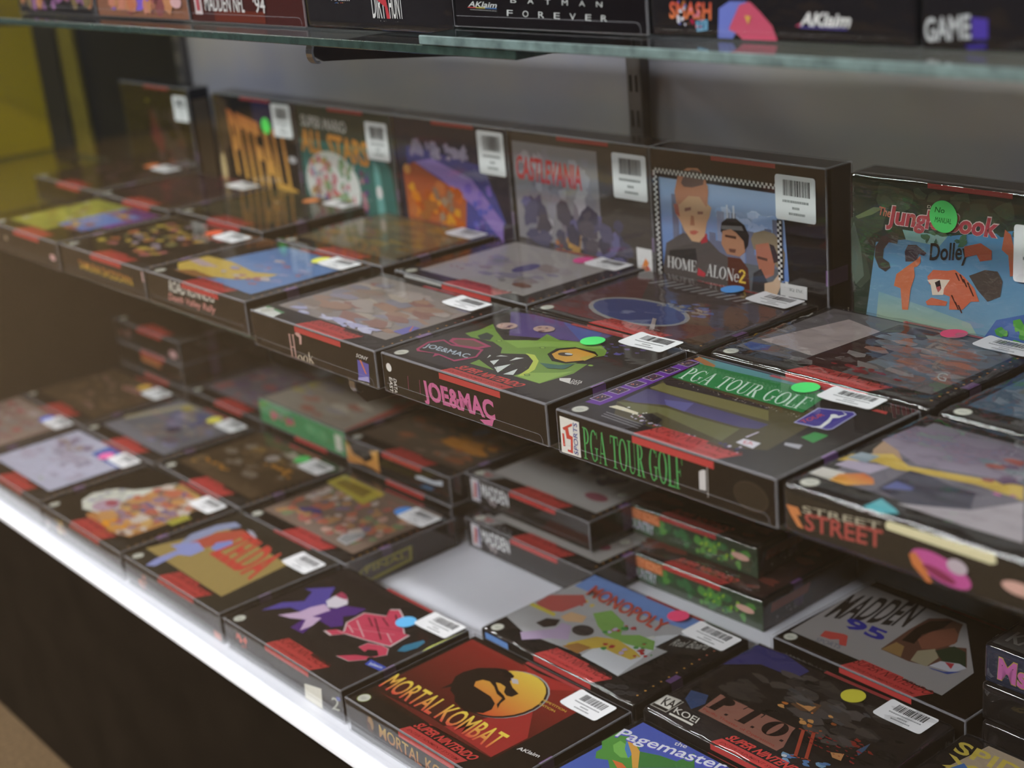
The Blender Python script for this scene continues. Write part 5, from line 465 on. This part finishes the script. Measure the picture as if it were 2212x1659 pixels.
# ------------------------------------------------------------------ case
white = solid('white_deck_laminate', (.66, .67, .72), .35, .4, nscale=12, namt=.04)
sillw = solid('white_sill_enamel', (.86, .86, .88), .3, .5, nscale=20, namt=.02)
black = solid('black_base_laminate', (.01, .007, .0045), .45, .12, nscale=20, namt=.25)
greyp = solid('grey_back_laminate', (.36, .335, .335), .22, .5, nscale=5, namt=.3, coat=.3)
for n_ in greyp.node_tree.nodes:
    if n_.type == 'VALTORGB': n_.color_ramp.elements[0].color = (.33, .295, .26, 1); n_.color_ramp.elements[1].color = (.24, .235, .30, 1)  # brown and violet blotches put blurred room reflections into the laminate colour
darkp = solid('dark_back_laminate', (.006, .006, .0065), .4, .15, nscale=6, namt=.3)
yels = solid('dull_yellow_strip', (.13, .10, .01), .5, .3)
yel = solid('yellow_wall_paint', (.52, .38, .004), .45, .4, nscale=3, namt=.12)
steel = solid('dark_bronze_steel', (.05, .035, .03), .3, .5, metal=.7, nscale=60, namt=.2)
bright = solid('worn_bright_steel', (.55, .55, .55), .2, .5, metal=1, nscale=60, namt=.2)
slotm = solid('slot_shadow_gap', (.01, .01, .01), .8, .1)
X0, X1 = -1.12, 1.9
case = empty('display_case', (0, .2, 0))
case['label'] = 'long shop display case with white bottom deck, white front sill and glass front'; case['category'] = 'display case'
def part(name, *a, **k):
    o = bx(name, *a, **k); o.parent = case; o.matrix_parent_inverse = case.matrix_world.inverted(); o.location = (0, 0, 0)
    return o
case.location = (0, 0, 0)
part('deck', X0, -.0729, ZL-.02, X1, .44, ZL, white)
s = part('front_sill', X0, -.0872, ZL-.005, X1, -.0731, ZL+.001, sillw, bev=.001)
part('base', X0, -.0850, -OZ+.002, X1, .44, ZL-.0205, black)
part('fascia', X0, -.0855, ZL-.0204, X1, -.0731, ZL-.0055, black)
part('back_panel', -.68, .338, -.14, X1, .345, 1.2, greyp)
o = part('back_panel', -1.03, .338, -.14, -.681, .345, 1.2, darkp); o['label'] = 'black back panel section at the far left'
part('rear_lining', X0, .43, ZL+.001, X1, .438, -.141, darkp)
part('top_lining', X0, .345, -.141, X1, .438, -.135, darkp)
part('side_shade_panel', -.752, -.07, ZL+.001, -.745, .429, -.0075, darkp)  # added dark panel, its colour stands in for shade under the shelf
part('corner_post', X0+.001, .325, -.02, -1.045, .345, 1.2, solid('black_post_paint', (.008, .007, .006), .5))
# leaning yellow edge strip beside the post
bm = bmesh.new()
q = [(-1.044, -.02), (-.985, -.02), (-1.03, 1.2), (-1.046, 1.2)]
f_ = [bm.verts.new((x, .331, z+OZ)) for x, z in q]; b_ = [bm.verts.new((x, .337, z+OZ)) for x, z in q]
bm.faces.new(f_); bm.faces.new(b_[::-1])
for i in range(4): bm.faces.new([f_[i], b_[i], b_[(i+1) % 4], f_[(i+1) % 4]])
bmesh.ops.recalc_face_normals(bm, faces=bm.faces)
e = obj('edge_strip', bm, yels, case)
for x in (-.668, .163, .994):
    bm = bmesh.new(); box_bm(bm, x-.009, .327, -.13+OZ, x+.009, .3375, 1.2+OZ, .001, 1, 0)
    z = -.11
    while z < 1.18:
        for dx in (-.0045, .0025): box_bm(bm, x+dx, .3264, z+OZ, x+dx+.002, .3272, z+.014+OZ, 0, 1, 1)
        z += .03
    o = obj('slotted_standard', bm, [solid('grey_standard_metal', (.12, .11, .11), .35, .5, metal=.5), slotm], case)
# front glass: two sliding doors
def pane(name, x0, x1, y, z0, z1):
    bm = bmesh.new(); box_bm(bm, x0, y, z0+OZ, x1, y+.002, z1+OZ); return obj(name, bm, M['pane'], case)
pane('sliding_glass_door', X0, X1, -.0727, ZL+.001, 1.15)
# ------------------------------------------------------------------ glass shelves and brackets
def shelf(x0, x1, y0, y1, z1, t, label, em='edge2'):
    bm = bmesh.new(); box_bm(bm, x0, y0, z1-t+OZ, x1, y1, z1+OZ, .0006, 1)
    bm.normal_update()
    for f in bm.faces: f.material_index = 0 if abs(f.normal.z) > .9 else 1
    o = obj('glass_shelf', bm, [M['glass'], M[em]]); tag(o, label, 'shelf'); return o
shelf(X0+.004, X1-.3, .012, .325, -.0004, .006, 'middle glass shelf carrying the most game boxes')
shelf(X0+.004, .405, .005, .325, .2516, .006, 'left pane of the top glass shelf, resting on the dark bracket')
shelf(.3104, X1-.3, .0035, .325, .2578, .006, 'right pane of the top glass shelf, its cut corner overlapping the left pane', 'edge')
def bracket(x, z, label):
    bm = bmesh.new(); t = .0028
    prof = [(.012, z), (.325, z), (.325, z-.056), (.05, z-.0265), (.022, z-.024), (.0135, z-.014)]
    if z > .1: prof = [(.0135, z-.001), (.325, z-.001), (.325, z-.050), (.05, z-.0165), (.022, z-.0135), (.015, z-.009)]
    for yy, m_ in ((x-t/2, 0), (x+t/2, 0)):
        pass
    a = [bm.verts.new((x-t/2, y, zz+OZ)) for y, zz in prof]; b = [bm.verts.new((x+t/2, y, zz+OZ)) for y, zz in prof]
    bm.faces.new(a); bm.faces.new(b[::-1])
    for i in range(len(prof)): bm.faces.new([a[i], b[i], b[(i+1) % len(prof)], a[(i+1) % len(prof)]])
    # raised lip at the tip
    bmesh.ops.recalc_face_normals(bm, faces=bm.faces)
    r = empty('shelf_bracket', (0, 0, 0)); tag(r, label, 'bracket')
    obj('arm', bm, steel, r)
    bm = bmesh.new(); n = 8; pts = []
    for i in range(n+1):
        a_ = math.pi*(.15+.95*i/n); pts.append((.0165-.0045*math.sin(a_), z-.0065+.0072*math.cos(a_)))
    for (y0, z0), (y1, z1) in zip(pts, pts[1:]):
        box = ln(y0, z0, y1, z1, .0016)
        lo = [bm.verts.new((x-.004, y, zz+OZ)) for y, zz in box]; hi = [bm.verts.new((x+.004, y, zz+OZ)) for y, zz in box]
        bm.faces.new(lo); bm.faces.new(hi[::-1])
        for i in range(4): bm.faces.new([lo[i], hi[i], hi[(i+1) % 4], lo[(i+1) % 4]])
    bmesh.ops.recalc_face_normals(bm, faces=bm.faces)
    o = obj('tip', bm, bright, r); o['label'] = 'bright curled steel tip'
bracket(.163, .2454, 'dark steel bracket with bright curled tip under the top glass shelf')
bracket(.163, -.0066, 'dark steel bracket under the middle glass shelf, below the violet emblem box')
bracket(-.668, .2454, 'dark steel bracket under the top glass shelf near the black back panel')
# ------------------------------------------------------------------ room
carpet = solid('brown_carpet', (.083, .053, .026), .95, .1, nscale=220, namt=.35, bump=.6)
wallp = solid('shop_wall_paint', (.03, .028, .03), .8, .2, nscale=2, namt=.25)
ceilm = solid('ceiling_tile', (.55, .54, .52), .9, .1, nscale=30, namt=.05)
def struct(name, *a, **k):
    o = bx(name, *a, **k); o['kind'] = 'structure'; return o
struct('floor', -6, -5, -OZ-.05, 5, .5, -OZ, carpet)
struct('ceiling', -6, -5, 2.15, 5, .5, 2.2, ceilm)
struct('wall_back', -6, .46, -OZ, 5, .5, 2.15, wallp)
struct('wall_front', -6, -5, -OZ, 5, -4.95, 2.15, wallp)
struct('wall_right', 4.95, -4.95, -OZ, 5, .46, 2.15, wallp)
struct('wall_far_left', -4.55, -4.95, -OZ, -4.5, .46, 2.15, wallp)
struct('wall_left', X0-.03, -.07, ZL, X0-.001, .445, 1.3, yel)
# ceiling fixtures
def fixture(x, y, w, h, strength, i, word):
    if y > -1.2 and abs(x+1) < .1: w, h = 1.5, .1
    r = empty('ceiling_light', (x, y, 2.15+OZ)); tag(r, word+' fluorescent ceiling panel of the shop', 'light')
    bm = bmesh.new(); box_bm(bm, -w/2-.02, -h/2-.02, -.03, w/2+.02, h/2+.02, -.004); obj('frame', bm, sillw, r)
    m, nt, o = nodes('lit_diffuser'); e_ = nt.nodes.new('ShaderNodeEmission'); e_.inputs['Color'].default_value = (.97, .98, 1, 1); e_.inputs['Strength'].default_value = strength
    L(nt, e_.outputs[0], o.inputs['Surface'])
    bm = bmesh.new(); box_bm(bm, -w/2, -h/2, -.036, w/2, h/2, -.0305); obj('diffuser', bm, m, r)
for x, y, s_, word in ((-3.1, -.9, 70, 'added near far-left'), (-2.7, -2.9, 24, 'rear far-left'), (-1, -.9, 45, 'long near'), (-1, -2.9, 34, 'rear left'),  # first fixture added so the lit carpet reflects as haze in the glass
                       (.7, -2.9, 38, 'rear right'), (2.4, -2.9, 24, 'rear far-right'), (2.4, -.9, 6, 'near far-right')):
    fixture(x, y, 1.2, .3, s_, 0, word)
w = bpy.data.worlds.new('World'); sc_.world = w; w.use_nodes = True
w.node_tree.nodes['Background'].inputs['Color'].default_value = (.5, .5, .55, 1); w.node_tree.nodes['Background'].inputs['Strength'].default_value = .05
# ------------------------------------------------------------------ camera
cd = bpy.data.cameras.new('Camera'); cam = bpy.data.objects.new('Camera', cd); C.objects.link(cam)
cam.location = (1.11881, -0.57217, 0.36468+OZ); cam.rotation_euler = (1.232501, 0.087763, 0.881856)
cd.sensor_width = 36; cd.lens = 3.292333*36/2212*1000; cd.clip_start = .02
cd.dof.use_dof = True; cd.dof.focus_distance = 1.03; cd.dof.aperture_fstop = 5.0
sc_.camera = cam
sc_.view_settings.view_transform = 'Standard'; sc_.view_settings.look = 'None'; sc_.view_settings.gamma = 1
sc_.view_settings.use_curve_mapping = False; sc_.view_settings.exposure = 1.2
sc_.cycles.transparent_max_bounces = 32; sc_.cycles.max_bounces = 6; sc_.cycles.caustics_reflective = False; sc_.cycles.caustics_refractive = False
sc_.cycles.use_denoising = True; sc_.cycles.sample_clamp_indirect = 4
